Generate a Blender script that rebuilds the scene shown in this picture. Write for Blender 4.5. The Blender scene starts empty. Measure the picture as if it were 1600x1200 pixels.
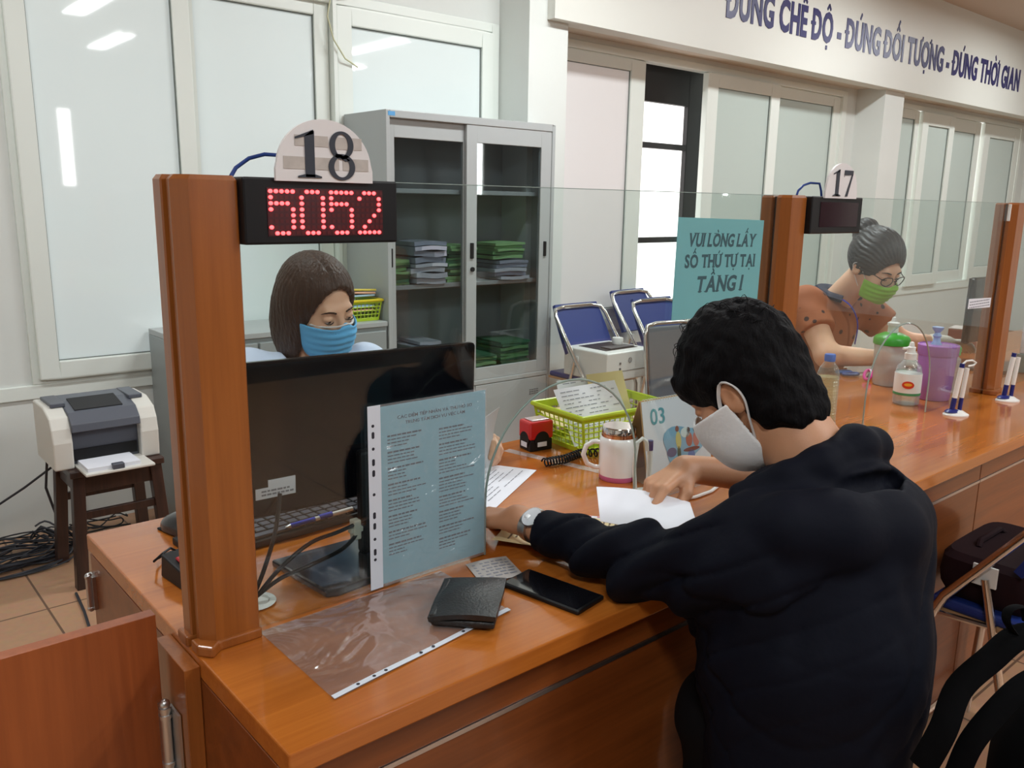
import bpy, bmesh, math, random
import numpy as np
from mathutils import Vector, Matrix, Euler

SC = bpy.context.scene
COL = SC.collection
random.seed(7)
PI = math.pi
R = math.radians

# ------------------------------------------------------------ camera
YAW, PITCH, ROLL, FPX = R(49.3335), R(12.0413), R(0.9223), 1319.11
fwd = Vector((math.cos(YAW) * math.cos(PITCH), math.sin(YAW) * math.cos(PITCH), -math.sin(PITCH)))
rgt = Vector((math.sin(YAW), -math.cos(YAW), 0))
upv = rgt.cross(fwd)
rgt2 = rgt * math.cos(ROLL) + upv * math.sin(ROLL)
upv2 = upv * math.cos(ROLL) - rgt * math.sin(ROLL)
cam_d = bpy.data.cameras.new('camera')
cam_d.sensor_width = 36.0
cam_d.lens = FPX / 1600 * 36.0
cam_d.clip_start = 0.02
cam = bpy.data.objects.new('camera', cam_d)
COL.objects.link(cam)
m3 = Matrix((rgt2, upv2, -fwd)).transposed()
cam.matrix_world = Matrix.Translation((0, 0, 1.41)) @ m3.to_4x4()
SC.camera = cam

# ------------------------------------------------------------ world, colour, light
world = bpy.data.worlds.new('sky')
SC.world = world
world.use_nodes = True
wn = world.node_tree
bg = wn.nodes['Background']
bg.inputs['Color'].default_value = (1.0, 0.965, 0.935, 1)
bg.inputs['Strength'].default_value = 2.2
SC.view_settings.view_transform = 'Standard'
SC.view_settings.look = 'None'
SC.view_settings.gamma = 1.0
SC.view_settings.exposure = 0.0
SC.view_settings.use_curve_mapping = False
try:
    SC.cycles.use_denoising = True
    SC.cycles.max_bounces = 10
    SC.cycles.transparent_max_bounces = 16
    SC.cycles.sample_clamp_indirect = 6.0
    SC.cycles.caustics_reflective = False
    SC.cycles.caustics_refractive = False
except Exception:
    pass

# ceiling lamp positions (x, y, watts, rotz); the lamp itself is built further down
LAMPS = [(0.2, 2.4, 18, 0), (3.1, 2.4, 17, 0), (6.0, 2.4, 11, 0), (9.0, 2.4, 8, 0),
         (-0.6, -0.8, 13, PI / 2), (2.4, -1.0, 13, PI / 2), (5.4, -1.0, 8, PI / 2),  # unseen row before the counter, added as fill for its public side
         (3.1, -2.9, 9, PI / 2), (6.0, -2.9, 9, PI / 2), (9.0, -2.9, 12, PI / 2)]
ZC = 3.2

# ------------------------------------------------------------ helpers
def srgb(r, g, b):
    def f(c):
        c /= 255.0
        return c / 12.92 if c <= 0.04045 else ((c + 0.055) / 1.055) ** 2.4
    return (f(r), f(g), f(b))

def mat(name, col, rough=0.5, metal=0.0, coat=0.0, emit=None, estr=0.0, noise=0.0, nscale=20.0,
        bump=0.0, bscale=80.0, spec=0.5, sss=0.0, ior=None, stretch=None):
    m = bpy.data.materials.new(name)
    m.use_nodes = True
    nt = m.node_tree
    p = nt.nodes['Principled BSDF']
    p.inputs['Base Color'].default_value = (*col, 1)
    p.inputs['Roughness'].default_value = rough
    p.inputs['Metallic'].default_value = metal
    p.inputs['Coat Weight'].default_value = coat
    p.inputs['Coat Roughness'].default_value = 0.08
    p.inputs['Specular IOR Level'].default_value = spec
    if sss:
        p.inputs['Subsurface Weight'].default_value = sss
        p.inputs['Subsurface Radius'].default_value = (0.012, 0.005, 0.003)
    if emit:
        p.inputs['Emission Color'].default_value = (*emit, 1)
        p.inputs['Emission Strength'].default_value = estr
    tc = None
    if noise or bump:
        tc = nt.nodes.new('ShaderNodeTexCoord')
        src = tc.outputs['Object']
        if stretch:
            mp = nt.nodes.new('ShaderNodeMapping')
            mp.inputs['Scale'].default_value = stretch
            nt.links.new(src, mp.inputs['Vector'])
            src = mp.outputs['Vector']
    if noise:
        n = nt.nodes.new('ShaderNodeTexNoise')
        n.inputs['Scale'].default_value = nscale
        n.inputs['Detail'].default_value = 4
        nt.links.new(src, n.inputs['Vector'])
        mx = nt.nodes.new('ShaderNodeMix')
        mx.data_type = 'RGBA'
        mx.inputs['A'].default_value = (*[c * (1 - noise) for c in col], 1)
        mx.inputs['B'].default_value = (*[min(1, c * (1 + noise)) for c in col], 1)
        nt.links.new(n.outputs['Fac'], mx.inputs['Factor'])
        nt.links.new(mx.outputs['Result'], p.inputs['Base Color'])
    if bump:
        n2 = nt.nodes.new('ShaderNodeTexNoise')
        n2.inputs['Scale'].default_value = bscale
        n2.inputs['Detail'].default_value = 3
        nt.links.new(src, n2.inputs['Vector'])
        b = nt.nodes.new('ShaderNodeBump')
        b.inputs['Strength'].default_value = bump
        b.inputs['Distance'].default_value = 0.01
        nt.links.new(n2.outputs['Fac'], b.inputs['Height'])
        nt.links.new(b.outputs['Normal'], p.inputs['Normal'])
    return m

def wood(name, dark, light, axis='x', scale=1.0, rough=0.3, coat=0.3):
    m = mat(name, light, rough=rough, coat=coat)
    nt = m.node_tree
    p = nt.nodes['Principled BSDF']
    tc = nt.nodes.new('ShaderNodeTexCoord')
    mp = nt.nodes.new('ShaderNodeMapping')
    s = [22.0 * scale] * 3
    s['xyz'.index(axis)] = 1.1 * scale
    mp.inputs['Scale'].default_value = s
    nt.links.new(tc.outputs['Object'], mp.inputs['Vector'])
    n = nt.nodes.new('ShaderNodeTexNoise')
    n.inputs['Scale'].default_value = 1.0
    n.inputs['Detail'].default_value = 6
    n.inputs['Roughness'].default_value = 0.62
    n.inputs['Distortion'].default_value = 0.6
    nt.links.new(mp.outputs['Vector'], n.inputs['Vector'])
    mp2 = nt.nodes.new('ShaderNodeMapping')
    s2 = [160.0 * scale] * 3
    s2['xyz'.index(axis)] = 5.0 * scale
    mp2.inputs['Scale'].default_value = s2
    nt.links.new(tc.outputs['Object'], mp2.inputs['Vector'])
    n2 = nt.nodes.new('ShaderNodeTexNoise')
    n2.inputs['Scale'].default_value = 1.0
    n2.inputs['Detail'].default_value = 2
    nt.links.new(mp2.outputs['Vector'], n2.inputs['Vector'])
    ad = nt.nodes.new('ShaderNodeMath')
    ad.operation = 'MULTIPLY_ADD'
    nt.links.new(n2.outputs['Fac'], ad.inputs[0])
    ad.inputs[1].default_value = 0.35
    nt.links.new(n.outputs['Fac'], ad.inputs[2])
    cr = nt.nodes.new('ShaderNodeValToRGB')
    cr.color_ramp.elements[0].position = 0.46
    cr.color_ramp.elements[0].color = (*dark, 1)
    cr.color_ramp.elements[1].position = 0.86
    cr.color_ramp.elements[1].color = (*light, 1)
    nt.links.new(ad.outputs[0], cr.inputs['Fac'])
    nt.links.new(cr.outputs['Color'], p.inputs['Base Color'])
    return m

def glassy(name, tint=(1, 1, 1), refl=1.0, body=0.0, body_col=(0.8, 0.8, 0.8), rough=0.02, bump=0.0, bscale=8.0, edge=0.0, edge_col=(0.2, 0.5, 0.4)):
    """thin clear sheet: transparent + fresnel reflection (+ a little milky body)"""
    m = bpy.data.materials.new(name)
    m.use_nodes = True
    nt = m.node_tree
    nt.nodes.clear()
    out = nt.nodes.new('ShaderNodeOutputMaterial')
    tr = nt.nodes.new('ShaderNodeBsdfTransparent')
    tr.inputs['Color'].default_value = (*tint, 1)
    gl = nt.nodes.new('ShaderNodeBsdfGlossy')
    gl.inputs['Roughness'].default_value = rough
    fr = nt.nodes.new('ShaderNodeFresnel')
    ge = nt.nodes.new('ShaderNodeNewGeometry')
    mi = nt.nodes.new('ShaderNodeMapRange')
    mi.inputs['To Min'].default_value = 1.5
    mi.inputs['To Max'].default_value = 1 / 1.5
    nt.links.new(ge.outputs['Backfacing'], mi.inputs['Value'])
    nt.links.new(mi.outputs['Result'], fr.inputs['IOR'])
    base = tr.outputs[0]
    if body:
        df = nt.nodes.new('ShaderNodeBsdfDiffuse')
        df.inputs['Color'].default_value = (*body_col, 1)
        mb = nt.nodes.new('ShaderNodeMixShader')
        mb.inputs[0].default_value = body
        nt.links.new(base, mb.inputs[1])
        nt.links.new(df.outputs[0], mb.inputs[2])
        base = mb.outputs[0]
    if edge:
        lw = nt.nodes.new('ShaderNodeLayerWeight')
        lw.inputs['Blend'].default_value = 0.35
        pw = nt.nodes.new('ShaderNodeMath')
        pw.operation = 'MULTIPLY'
        pw.inputs[1].default_value = edge
        nt.links.new(lw.outputs['Facing'], pw.inputs[0])
        de = nt.nodes.new('ShaderNodeBsdfDiffuse')
        de.inputs['Color'].default_value = (*edge_col, 1)
        me_ = nt.nodes.new('ShaderNodeMixShader')
        nt.links.new(pw.outputs[0], me_.inputs[0])
        nt.links.new(base, me_.inputs[1])
        nt.links.new(de.outputs[0], me_.inputs[2])
        base = me_.outputs[0]
    mu = nt.nodes.new('ShaderNodeMath')
    mu.operation = 'MULTIPLY'
    mu.inputs[1].default_value = refl
    nt.links.new(fr.outputs[0], mu.inputs[0])
    mx = nt.nodes.new('ShaderNodeMixShader')
    nt.links.new(mu.outputs[0], mx.inputs[0])
    nt.links.new(base, mx.inputs[1])
    nt.links.new(gl.outputs[0], mx.inputs[2])
    nt.links.new(mx.outputs[0], out.inputs['Surface'])
    if bump:
        tc = nt.nodes.new('ShaderNodeTexCoord')
        n2 = nt.nodes.new('ShaderNodeTexNoise')
        n2.inputs['Scale'].default_value = bscale
        n2.inputs['Detail'].default_value = 2
        n2.inputs['Distortion'].default_value = 1.5
        nt.links.new(tc.outputs['Object'], n2.inputs['Vector'])
        b = nt.nodes.new('ShaderNodeBump')
        b.inputs['Strength'].default_value = bump
        b.inputs['Distance'].default_value = 0.02
        nt.links.new(n2.outputs['Fac'], b.inputs['Height'])
        nt.links.new(b.outputs['Normal'], gl.inputs['Normal'])
    return m

class MB:
    """collects shapes and links them as ONE mesh object"""
    def __init__(self):
        self.v, self.f = [], []
    def add(self, vs, fs, M=None):
        b = len(self.v)
        if M is not None:
            vs = [M @ Vector(p) for p in vs]
        self.v += [tuple(p) for p in vs]
        self.f += [tuple(i + b for i in q) for q in fs]
        return self
    def box(self, x0, x1, y0, y1, z0, z1, M=None):
        vs = [(x0, y0, z0), (x1, y0, z0), (x1, y1, z0), (x0, y1, z0), (x0, y0, z1), (x1, y0, z1), (x1, y1, z1), (x0, y1, z1)]
        fs = [(0, 3, 2, 1), (4, 5, 6, 7), (0, 1, 5, 4), (1, 2, 6, 5), (2, 3, 7, 6), (3, 0, 4, 7)]
        return self.add(vs, fs, M)
    def cbox(self, c, s, M=None):
        return self.box(c[0] - s[0] / 2, c[0] + s[0] / 2, c[1] - s[1] / 2, c[1] + s[1] / 2, c[2] - s[2] / 2, c[2] + s[2] / 2, M)
    def tube(self, pts, r, n=8, closed=False, flat=1.0, M=None):
        P = [Vector(p) for p in pts]
        N = len(P)
        rr = r if isinstance(r, (list, tuple)) else [r] * N
        T = []
        for i in range(N):
            if closed:
                t = P[(i + 1) % N] - P[i - 1]
            else:
                t = P[min(i + 1, N - 1)] - P[max(i - 1, 0)]
            T.append(t.normalized())
        a = Vector((0, 0, 1)) if abs(T[0].z) < 0.9 else Vector((1, 0, 0))
        u = (a - T[0] * a.dot(T[0])).normalized()
        vs, fs = [], []
        for i in range(N):
            u = (u - T[i] * u.dot(T[i])).normalized()
            w = T[i].cross(u)
            for k in range(n):
                th = 2 * PI * k / n
                vs.append(P[i] + (u * math.cos(th) * flat + w * math.sin(th)) * rr[i])
        rng = N if closed else N - 1
        for i in range(rng):
            j = (i + 1) % N
            for k in range(n):
                k2 = (k + 1) % n
                fs.append((i * n + k, i * n + k2, j * n + k2, j * n + k))
        if not closed:
            fs.append(tuple(range(n - 1, -1, -1)))
            fs.append(tuple((N - 1) * n + k for k in range(n)))
        return self.add(vs, fs, M)
    def lathe(self, prof, n=24, c=(0, 0, 0), M=None, sx=1.0, sy=1.0):
        vs, fs = [], []
        for r, z in prof:
            for k in range(n):
                th = 2 * PI * k / n
                vs.append((c[0] + r * math.cos(th) * sx, c[1] + r * math.sin(th) * sy, c[2] + z))
        L = len(prof)
        for i in range(L - 1):
            for k in range(n):
                k2 = (k + 1) % n
                fs.append((i * n + k, i * n + k2, (i + 1) * n + k2, (i + 1) * n + k))
        if prof[0][0] > 1e-6:
            fs.append(tuple(range(n - 1, -1, -1)))
        if prof[-1][0] > 1e-6:
            fs.append(tuple((L - 1) * n + k for k in range(n)))
        return self.add(vs, fs, M)
    def prism(self, poly, h0, h1, M=None):
        """polygon in local xy, extruded along local z"""
        n = len(poly)
        vs = [(x, y, h0) for x, y in poly] + [(x, y, h1) for x, y in poly]
        fs = [tuple(range(n - 1, -1, -1)), tuple(range(n, 2 * n))]
        for k in range(n):
            k2 = (k + 1) % n
            fs.append((k, k2, n + k2, n + k))
        return self.add(vs, fs, M)
    def sheet(self, fn, nu, nv, th=0.0004):
        """fn(u,v)->point; a sheet of real thickness"""
        P = [[Vector(fn(i / nu, j / nv)) for j in range(nv + 1)] for i in range(nu + 1)]
        vs, fs = [], []
        def nrm(i, j):
            a = P[min(i + 1, nu)][j] - P[max(i - 1, 0)][j]
            b = P[i][min(j + 1, nv)] - P[i][max(j - 1, 0)]
            return a.cross(b).normalized()
        for s in (0.5, -0.5):
            for i in range(nu + 1):
                for j in range(nv + 1):
                    vs.append(P[i][j] + nrm(i, j) * th * s)
        q = (nu + 1) * (nv + 1)
        idx = lambda i, j: i * (nv + 1) + j
        for i in range(nu):
            for j in range(nv):
                a, b, c, d = idx(i, j), idx(i + 1, j), idx(i + 1, j + 1), idx(i, j + 1)
                fs.append((a, b, c, d))
                fs.append((q + d, q + c, q + b, q + a))
        for i in range(nu):
            fs.append((idx(i + 1, 0), idx(i, 0), q + idx(i, 0), q + idx(i + 1, 0)))
            fs.append((idx(i, nv), idx(i + 1, nv), q + idx(i + 1, nv), q + idx(i, nv)))
        for j in range(nv):
            fs.append((idx(0, j), idx(0, j + 1), q + idx(0, j + 1), q + idx(0, j)))
            fs.append((idx(nu, j + 1), idx(nu, j), q + idx(nu, j), q + idx(nu, j + 1)))
        return self.add(vs, fs)
    def ball(self, c, r, n=12, M=None):
        rx, ry, rz = r if isinstance(r, (tuple, list)) else (r, r, r)
        vs, fs = [], []
        m = n // 2
        for i in range(m + 1):
            ph = PI * i / m
            for k in range(n):
                th = 2 * PI * k / n
                vs.append((c[0] + rx * math.sin(ph) * math.cos(th), c[1] + ry * math.sin(ph) * math.sin(th), c[2] - rz * math.cos(ph)))
        for i in range(m):
            for k in range(n):
                k2 = (k + 1) % n
                fs.append((i * n + k, i * n + k2, (i + 1) * n + k2, (i + 1) * n + k))
        return self.add(vs, fs, M)
    def build(self, name, m, parent=None, bevel=0.0, seg=2, smooth=None, M=None, off=None):
        bm = bmesh.new()
        vv = [bm.verts.new(p) for p in self.v]
        for q in self.f:
            try:
                bm.faces.new([vv[i] for i in q])
            except ValueError:
                pass
        bmesh.ops.remove_doubles(bm, verts=bm.verts, dist=1e-6)
        bmesh.ops.recalc_face_normals(bm, faces=bm.faces)
        if M is not None:
            bmesh.ops.transform(bm, matrix=M, verts=bm.verts)
        if bevel:
            es = [e for e in bm.edges if len(e.link_faces) == 2 and e.calc_face_angle(0) > R(35)]
            bmesh.ops.bevel(bm, geom=es, offset=bevel, segments=seg, profile=0.5, affect='EDGES', clamp_overlap=True)
        if off is not None:
            bmesh.ops.translate(bm, vec=Vector(off), verts=bm.verts)
        me = bpy.data.meshes.new(name)
        bm.to_mesh(me)
        bm.free()
        return link(name, me, m, parent, smooth=(smooth if smooth is not None else not bevel))

def link(name, me, m, parent=None, smooth=True):
    if m is not None:
        me.materials.append(m)
    if smooth:
        bm = bmesh.new()
        bm.from_mesh(me)
        for f_ in bm.faces:
            f_.smooth = True
        for e in bm.edges:
            if len(e.link_faces) == 2 and e.calc_face_angle(0) > R(38):
                e.smooth = False
        bm.to_mesh(me)
        bm.free()
    o = bpy.data.objects.new(name, me)
    COL.objects.link(o)
    if parent is not None:
        o.parent = parent
    return o

def tag(o, label=None, cat=None, group=None, kind=None):
    if label: o['label'] = label
    if cat: o['category'] = cat
    if group: o['group'] = group
    if kind: o['kind'] = kind
    return o

def thing(name, label, cat, loc=(0, 0, 0), rotz=0.0, group=None):
    o = bpy.data.objects.new(name, None)
    o.empty_display_size = 0.05
    COL.objects.link(o)
    o.location = loc
    o.rotation_euler = (0, 0, rotz)
    return tag(o, label, cat, group)

def copy_tree(o, parent=None):
    c = o.copy()
    COL.objects.link(c)
    c.parent = parent
    for ch in [k for k in COL.objects if k.parent == o]:
        copy_tree(ch, c)
    return c

def fr(origin, xdir, ydir):
    """frame with local x along xdir, local y along ydir (made square), local z their cross product"""
    x = Vector(xdir).normalized()
    y = Vector(ydir)
    y = (y - x * y.dot(x)).normalized()
    z = x.cross(y)
    M = Matrix((x, y, z)).transposed().to_4x4()
    M.translation = Vector(origin)
    return M

def text_mesh(name, s, M, size, m, parent, width=None, align='CENTER', shear=0.0, bold=0.0, ext=0.0003, track=0.06, serif=False):
    """lettering as one mesh, letter by letter, with the accents built on; M maps text x/y to the surface"""
    import unicodedata
    mb = MB()
    dg = None
    x = 0.0
    cache = {}
    for ch in s:
        if ch == ' ':
            x += 0.3 * size
            continue
        dec = unicodedata.normalize('NFD', ch)
        b, marks = dec[0], dec[1:]
        if ch in '\u0110\u0111':
            b, marks = 'D', 'bar'
        if b not in cache:
            cu = bpy.data.curves.new(name, 'FONT')
            cu.body = b
            cu.size = size
            cu.offset = bold * size
            cu.extrude = ext
            cu.resolution_u = 3
            o = bpy.data.objects.new(name, cu)
            COL.objects.link(o)
            dg = bpy.context.evaluated_depsgraph_get()
            me = bpy.data.meshes.new_from_object(o.evaluated_get(dg))
            cache[b] = ([v.co.copy() for v in me.vertices], [tuple(p.vertices) for p in me.polygons])
            bpy.data.objects.remove(o)
            bpy.data.curves.remove(cu)
            bpy.data.meshes.remove(me)
        vs, fs = cache[b]
        x0 = min(v.x for v in vs)
        w = max(v.x for v in vs) - x0
        H = 0.728 * size if b.isupper() else 0.56 * size
        mb.add([(v.x - x0 + x, v.y, v.z) for v in vs], fs)
        t = (0.06 + bold) * size
        c = x + w / 2
        def quad(ax, ay, bx, by, th):
            d = Vector((bx - ax, by - ay))
            n = Vector((-d.y, d.x)).normalized() * th / 2
            mb.prism([(ax + n.x, ay + n.y), (bx + n.x, by + n.y), (bx - n.x, by - n.y), (ax - n.x, ay - n.y)][::-1], -ext, ext * 1.2)
        top = H + 0.05 * size
        if marks == 'bar':
            quad(x - 0.09 * size, H * 0.5, x + 0.24 * size, H * 0.5, t * 0.85)
        else:
            if '\u0302' in marks:
                quad(c - 0.13 * size, top, c + 0.01 * size, top + 0.12 * size, t * 0.7)
                quad(c + 0.13 * size, top, c - 0.01 * size, top + 0.12 * size, t * 0.7)
                top += 0.13 * size
            for mk in marks:
                if mk == '\u0301':
                    quad(c - 0.02 * size, top, c + 0.09 * size, top + 0.14 * size, t * 0.8)
                elif mk == '\u0300':
                    quad(c + 0.04 * size, top, c - 0.08 * size, top + 0.14 * size, t * 0.8)
                elif mk == '\u0309':
                    quad(c - 0.03 * size, top + 0.13 * size, c + 0.05 * size, top + 0.11 * size, t * 0.6)
                    quad(c + 0.05 * size, top + 0.12 * size, c, top, t * 0.6)
                elif mk == '\u0323':
                    mb.box(c - t * 0.55, c + t * 0.55, -0.2 * size, -0.2 * size + t * 1.1, -ext, ext * 1.2)
                elif mk == '\u031b':
                    quad(x + w - 0.07 * size, H * 0.98, x + w + 0.06 * size, H * 0.98, t * 0.7)
                    quad(x + w + 0.05 * size, H * 0.95, x + w + 0.07 * size, H * 1.12, t * 0.7)
        if serif and b in 'VUILNYSTHAG1':
            sl = 0.035 * size
            ends = {'V': [(0.1, H), (w - 0.1 * size, H)], 'U': [(0.1 * size, H), (w - 0.1 * size, H)], 'I': [(w / 2, 0), (w / 2, H)], 'L': [(0.07 * size, H)], 'N': [(0.08 * size, 0), (0.06 * size, H), (w - 0.06 * size, H)],
                    'Y': [(w / 2, 0), (0.08 * size, H), (w - 0.08 * size, H)], 'T': [(w / 2, 0)], 'H': [(0.07 * size, 0), (0.07 * size, H), (w - 0.07 * size, 0), (w - 0.07 * size, H)], 'A': [(0.07 * size, 0), (w - 0.07 * size, 0)], '1': [(w - 0.08 * size, 0)]}.get(b, [])
            for ex, ey in ends:
                yy = ey - sl if ey > 0 else ey
                mb.box(x + ex - 0.14 * size, x + ex + 0.14 * size, yy, yy + sl, -ext, ext * 1.1)
        x += w + track * size
    k = 1.0 if width is None else width / x
    x0 = x / 2 if align == 'CENTER' else 0.0
    S = Matrix(((k, shear, 0, -x0 * k), (0, 1, 0, 0), (0, 0, 1, 0), (0, 0, 0, 1)))
    return mb.build(name, m, parent, smooth=False, M=M @ S)

# ------------------------------------------------------------ materials
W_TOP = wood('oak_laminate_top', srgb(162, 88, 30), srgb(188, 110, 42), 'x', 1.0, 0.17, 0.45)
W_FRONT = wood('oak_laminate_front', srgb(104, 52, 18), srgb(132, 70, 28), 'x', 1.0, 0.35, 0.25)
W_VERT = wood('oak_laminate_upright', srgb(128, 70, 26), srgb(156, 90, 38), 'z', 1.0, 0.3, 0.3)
WHITE_PVC = mat('white_pvc', srgb(226, 232, 226), 0.35, noise=0.03, nscale=4)
PLASTER = mat('cream_plaster', srgb(216, 220, 216), 0.8, noise=0.05, nscale=2.5, bump=0.03, bscale=60)
PLASTER_LOW = PLASTER
STEEL_GREY = mat('grey_painted_steel', srgb(172, 176, 176), 0.4, noise=0.03, nscale=6)
STEEL_DARK = mat('grey_steel_inside', srgb(96, 98, 100), 0.5)
BLACK_PL = mat('black_plastic', (0.007, 0.007, 0.008), 0.45, spec=0.3, noise=0.2, nscale=30)
BLACK_GLOSS = mat('black_gloss', (0.006, 0.006, 0.008), 0.06, coat=0.6)
CHROME = mat('chrome_tube', (0.75, 0.74, 0.72), 0.18, metal=1.0)
SILVER = mat('brushed_metal', (0.6, 0.6, 0.6), 0.32, metal=1.0)
PAPER = mat('white_paper', srgb(226, 228, 236), 0.7, noise=0.02, nscale=8)
INK = mat('dark_ink', (0.03, 0.035, 0.05), 0.6)
INK_GREY = mat('grey_print', (0.25, 0.26, 0.3), 0.7)
WHITE_PL = mat('white_plastic', srgb(232, 232, 228), 0.3, noise=0.02, nscale=5)
# ============================================================ the room
YW, XA, XB, YF = 3.894, -2.6, 11.25, -8.0
def struct(o):
    o['kind'] = 'structure'
    return o

FLOOR_M = mat('floor_tiles', (0.5, 0.33, 0.22), 0.45)
def tile_nodes():
    nt = FLOOR_M.node_tree
    p = nt.nodes['Principled BSDF']
    tc = nt.nodes.new('ShaderNodeTexCoord')
    mp = nt.nodes.new('ShaderNodeMapping')
    mp.inputs['Location'].default_value = (-0.55, -3.11, 0)
    br = nt.nodes.new('ShaderNodeTexBrick')
    br.offset = 0.0
    br.squash = 1.0
    br.inputs['Scale'].default_value = 1.0
    br.inputs['Brick Width'].default_value = 0.46
    br.inputs['Row Height'].default_value = 0.46
    br.inputs['Mortar Size'].default_value = 0.004
    br.inputs['Color1'].default_value = (*srgb(190, 148, 116), 1)
    br.inputs['Color2'].default_value = (*srgb(182, 140, 108), 1)
    br.inputs['Mortar'].default_value = (*srgb(112, 84, 66), 1)
    nt.links.new(tc.outputs['Object'], mp.inputs['Vector'])
    nt.links.new(mp.outputs['Vector'], br.inputs['Vector'])
    n = nt.nodes.new('ShaderNodeTexNoise')
    n.inputs['Scale'].default_value = 40
    n.inputs['Detail'].default_value = 5
    nt.links.new(tc.outputs['Object'], n.inputs['Vector'])
    mx = nt.nodes.new('ShaderNodeMix')
    mx.data_type = 'RGBA'
    mx.blend_type = 'MULTIPLY'
    mx.inputs['Factor'].default_value = 0.25
    nt.links.new(br.outputs['Color'], mx.inputs['A'])
    nt.links.new(n.outputs['Color'], mx.inputs['B'])
    nt.links.new(mx.outputs['Result'], p.inputs['Base Color'])
tile_nodes()
struct(MB().box(XA - .2, XB + .2, YF - .2, YW + .6, -0.1, 0).build('floor', FLOOR_M, smooth=False))
struct(MB().box(XA - .2, XB + .2, YF - .2, YW + .6, ZC, ZC + 0.1).build('ceiling', mat('ceiling_paint', srgb(196, 182, 168), 0.9, noise=0.03, nscale=3), smooth=False))
DARKWALL = mat('hall_paint', srgb(84, 78, 74), 0.85, noise=0.06, nscale=2)
struct(MB().box(XA - .2, XA, YF - .2, YW + .3, 0, ZC).build('wall_left', PLASTER, smooth=False))
struct(MB().box(XB, XB + .2, YF - .2, YW + .3, 0, ZC).build('wall_right', PLASTER, smooth=False))
# hall wall behind the photographer, with two narrow windows seen mirrored in the panes
HW = MB()
xs = [XA, 2.74, 2.9, 8.62, 8.78, XB]
for a, b in ((0, 1), (2, 3), (4, 5)):
    HW.box(xs[a], xs[b], -4.2, -4.0, 0, ZC)
for a in (1, 3):
    HW.box(xs[a], xs[a + 1], -4.2, -4.0, 0, 1.55)
    HW.box(xs[a], xs[a + 1], -4.2, -4.0, 2.46, ZC)
YF = -4.0
struct(HW.build('wall_front', DARKWALL, smooth=False))

# back wall with three window bays: sill .643, head 2.38
SILL, HEAD = 0.643, 2.385
bays = [(0.72, 3.20), (3.52, 7.05), (7.62, 11.05)]
W = MB()
edges = [XA] + [e for b in bays for e in b] + [XB]
for i in range(0, len(edges), 2):
    W.box(edges[i], edges[i + 1], YW, YW + .25, 0, ZC)
for a, b in bays:
    W.box(a, b, YW, YW + .25, 0, SILL)
    W.box(a, b, YW, YW + .25, HEAD, ZC)
struct(W.build('wall_back', PLASTER, smooth=False))
# piers standing proud of the window plane, and the sill ledges
for nm, (a, b) in (('trim_1', (3.21, 3.50)), ('trim_2', (7.22, 7.56))):
    struct(MB().box(a, b, 3.64, YW, 0, ZC).build(nm, PLASTER, smooth=False))
struct(MB().box(3.50, 7.22, 3.70, YW, 2.42, ZC).box(7.56, XB, 3.70, YW, 2.42, ZC).build('trim_3', mat('stained_beam_paint', srgb(206, 196, 182), 0.85, noise=0.12, nscale=5), smooth=False))  # beam behind the fascia, paint browned by grime
for k, (a, b) in enumerate(bays):
    struct(MB().box(0.5 if k == 0 else a, b, YW - .012, YW, SILL - .06, SILL).build('trim_%d' % (k + 4), WHITE_PVC, bevel=0.004))
struct(MB().box(XA, 0.5, YW - .1, YW, 0, ZC).build('trim_7', PLASTER, smooth=False))

# slogan fascia
FASC = struct(MB().box(3.34, XB, 3.58, 3.64, 2.40, ZC).box(3.50, XB, 3.64, 3.70, 2.40, 2.47).build('wall_fascia', mat('fascia_board', srgb(214, 215, 208), 0.45, noise=0.02, nscale=2), smooth=False))
BLUE_LET = mat('navy_lettering', srgb(34, 34, 92), 0.35)
sl = thing('wall_lettering', 'navy blue slogan lettering along the cream fascia above the windows', 'lettering', (4.86, 3.58, 2.63))
text_mesh('letters', 'ĐÚNG CHẾ ĐỘ - ĐÚNG ĐỐI TƯỢNG - ĐÚNG THỜI GIAN', fr((0, -0.002, 0), (1, 0, 0), (0, 0, 1)), 0.285, BLUE_LET, sl, width=5.04, align='LEFT', ext=0.003, bold=0.034, track=0.08)

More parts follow.
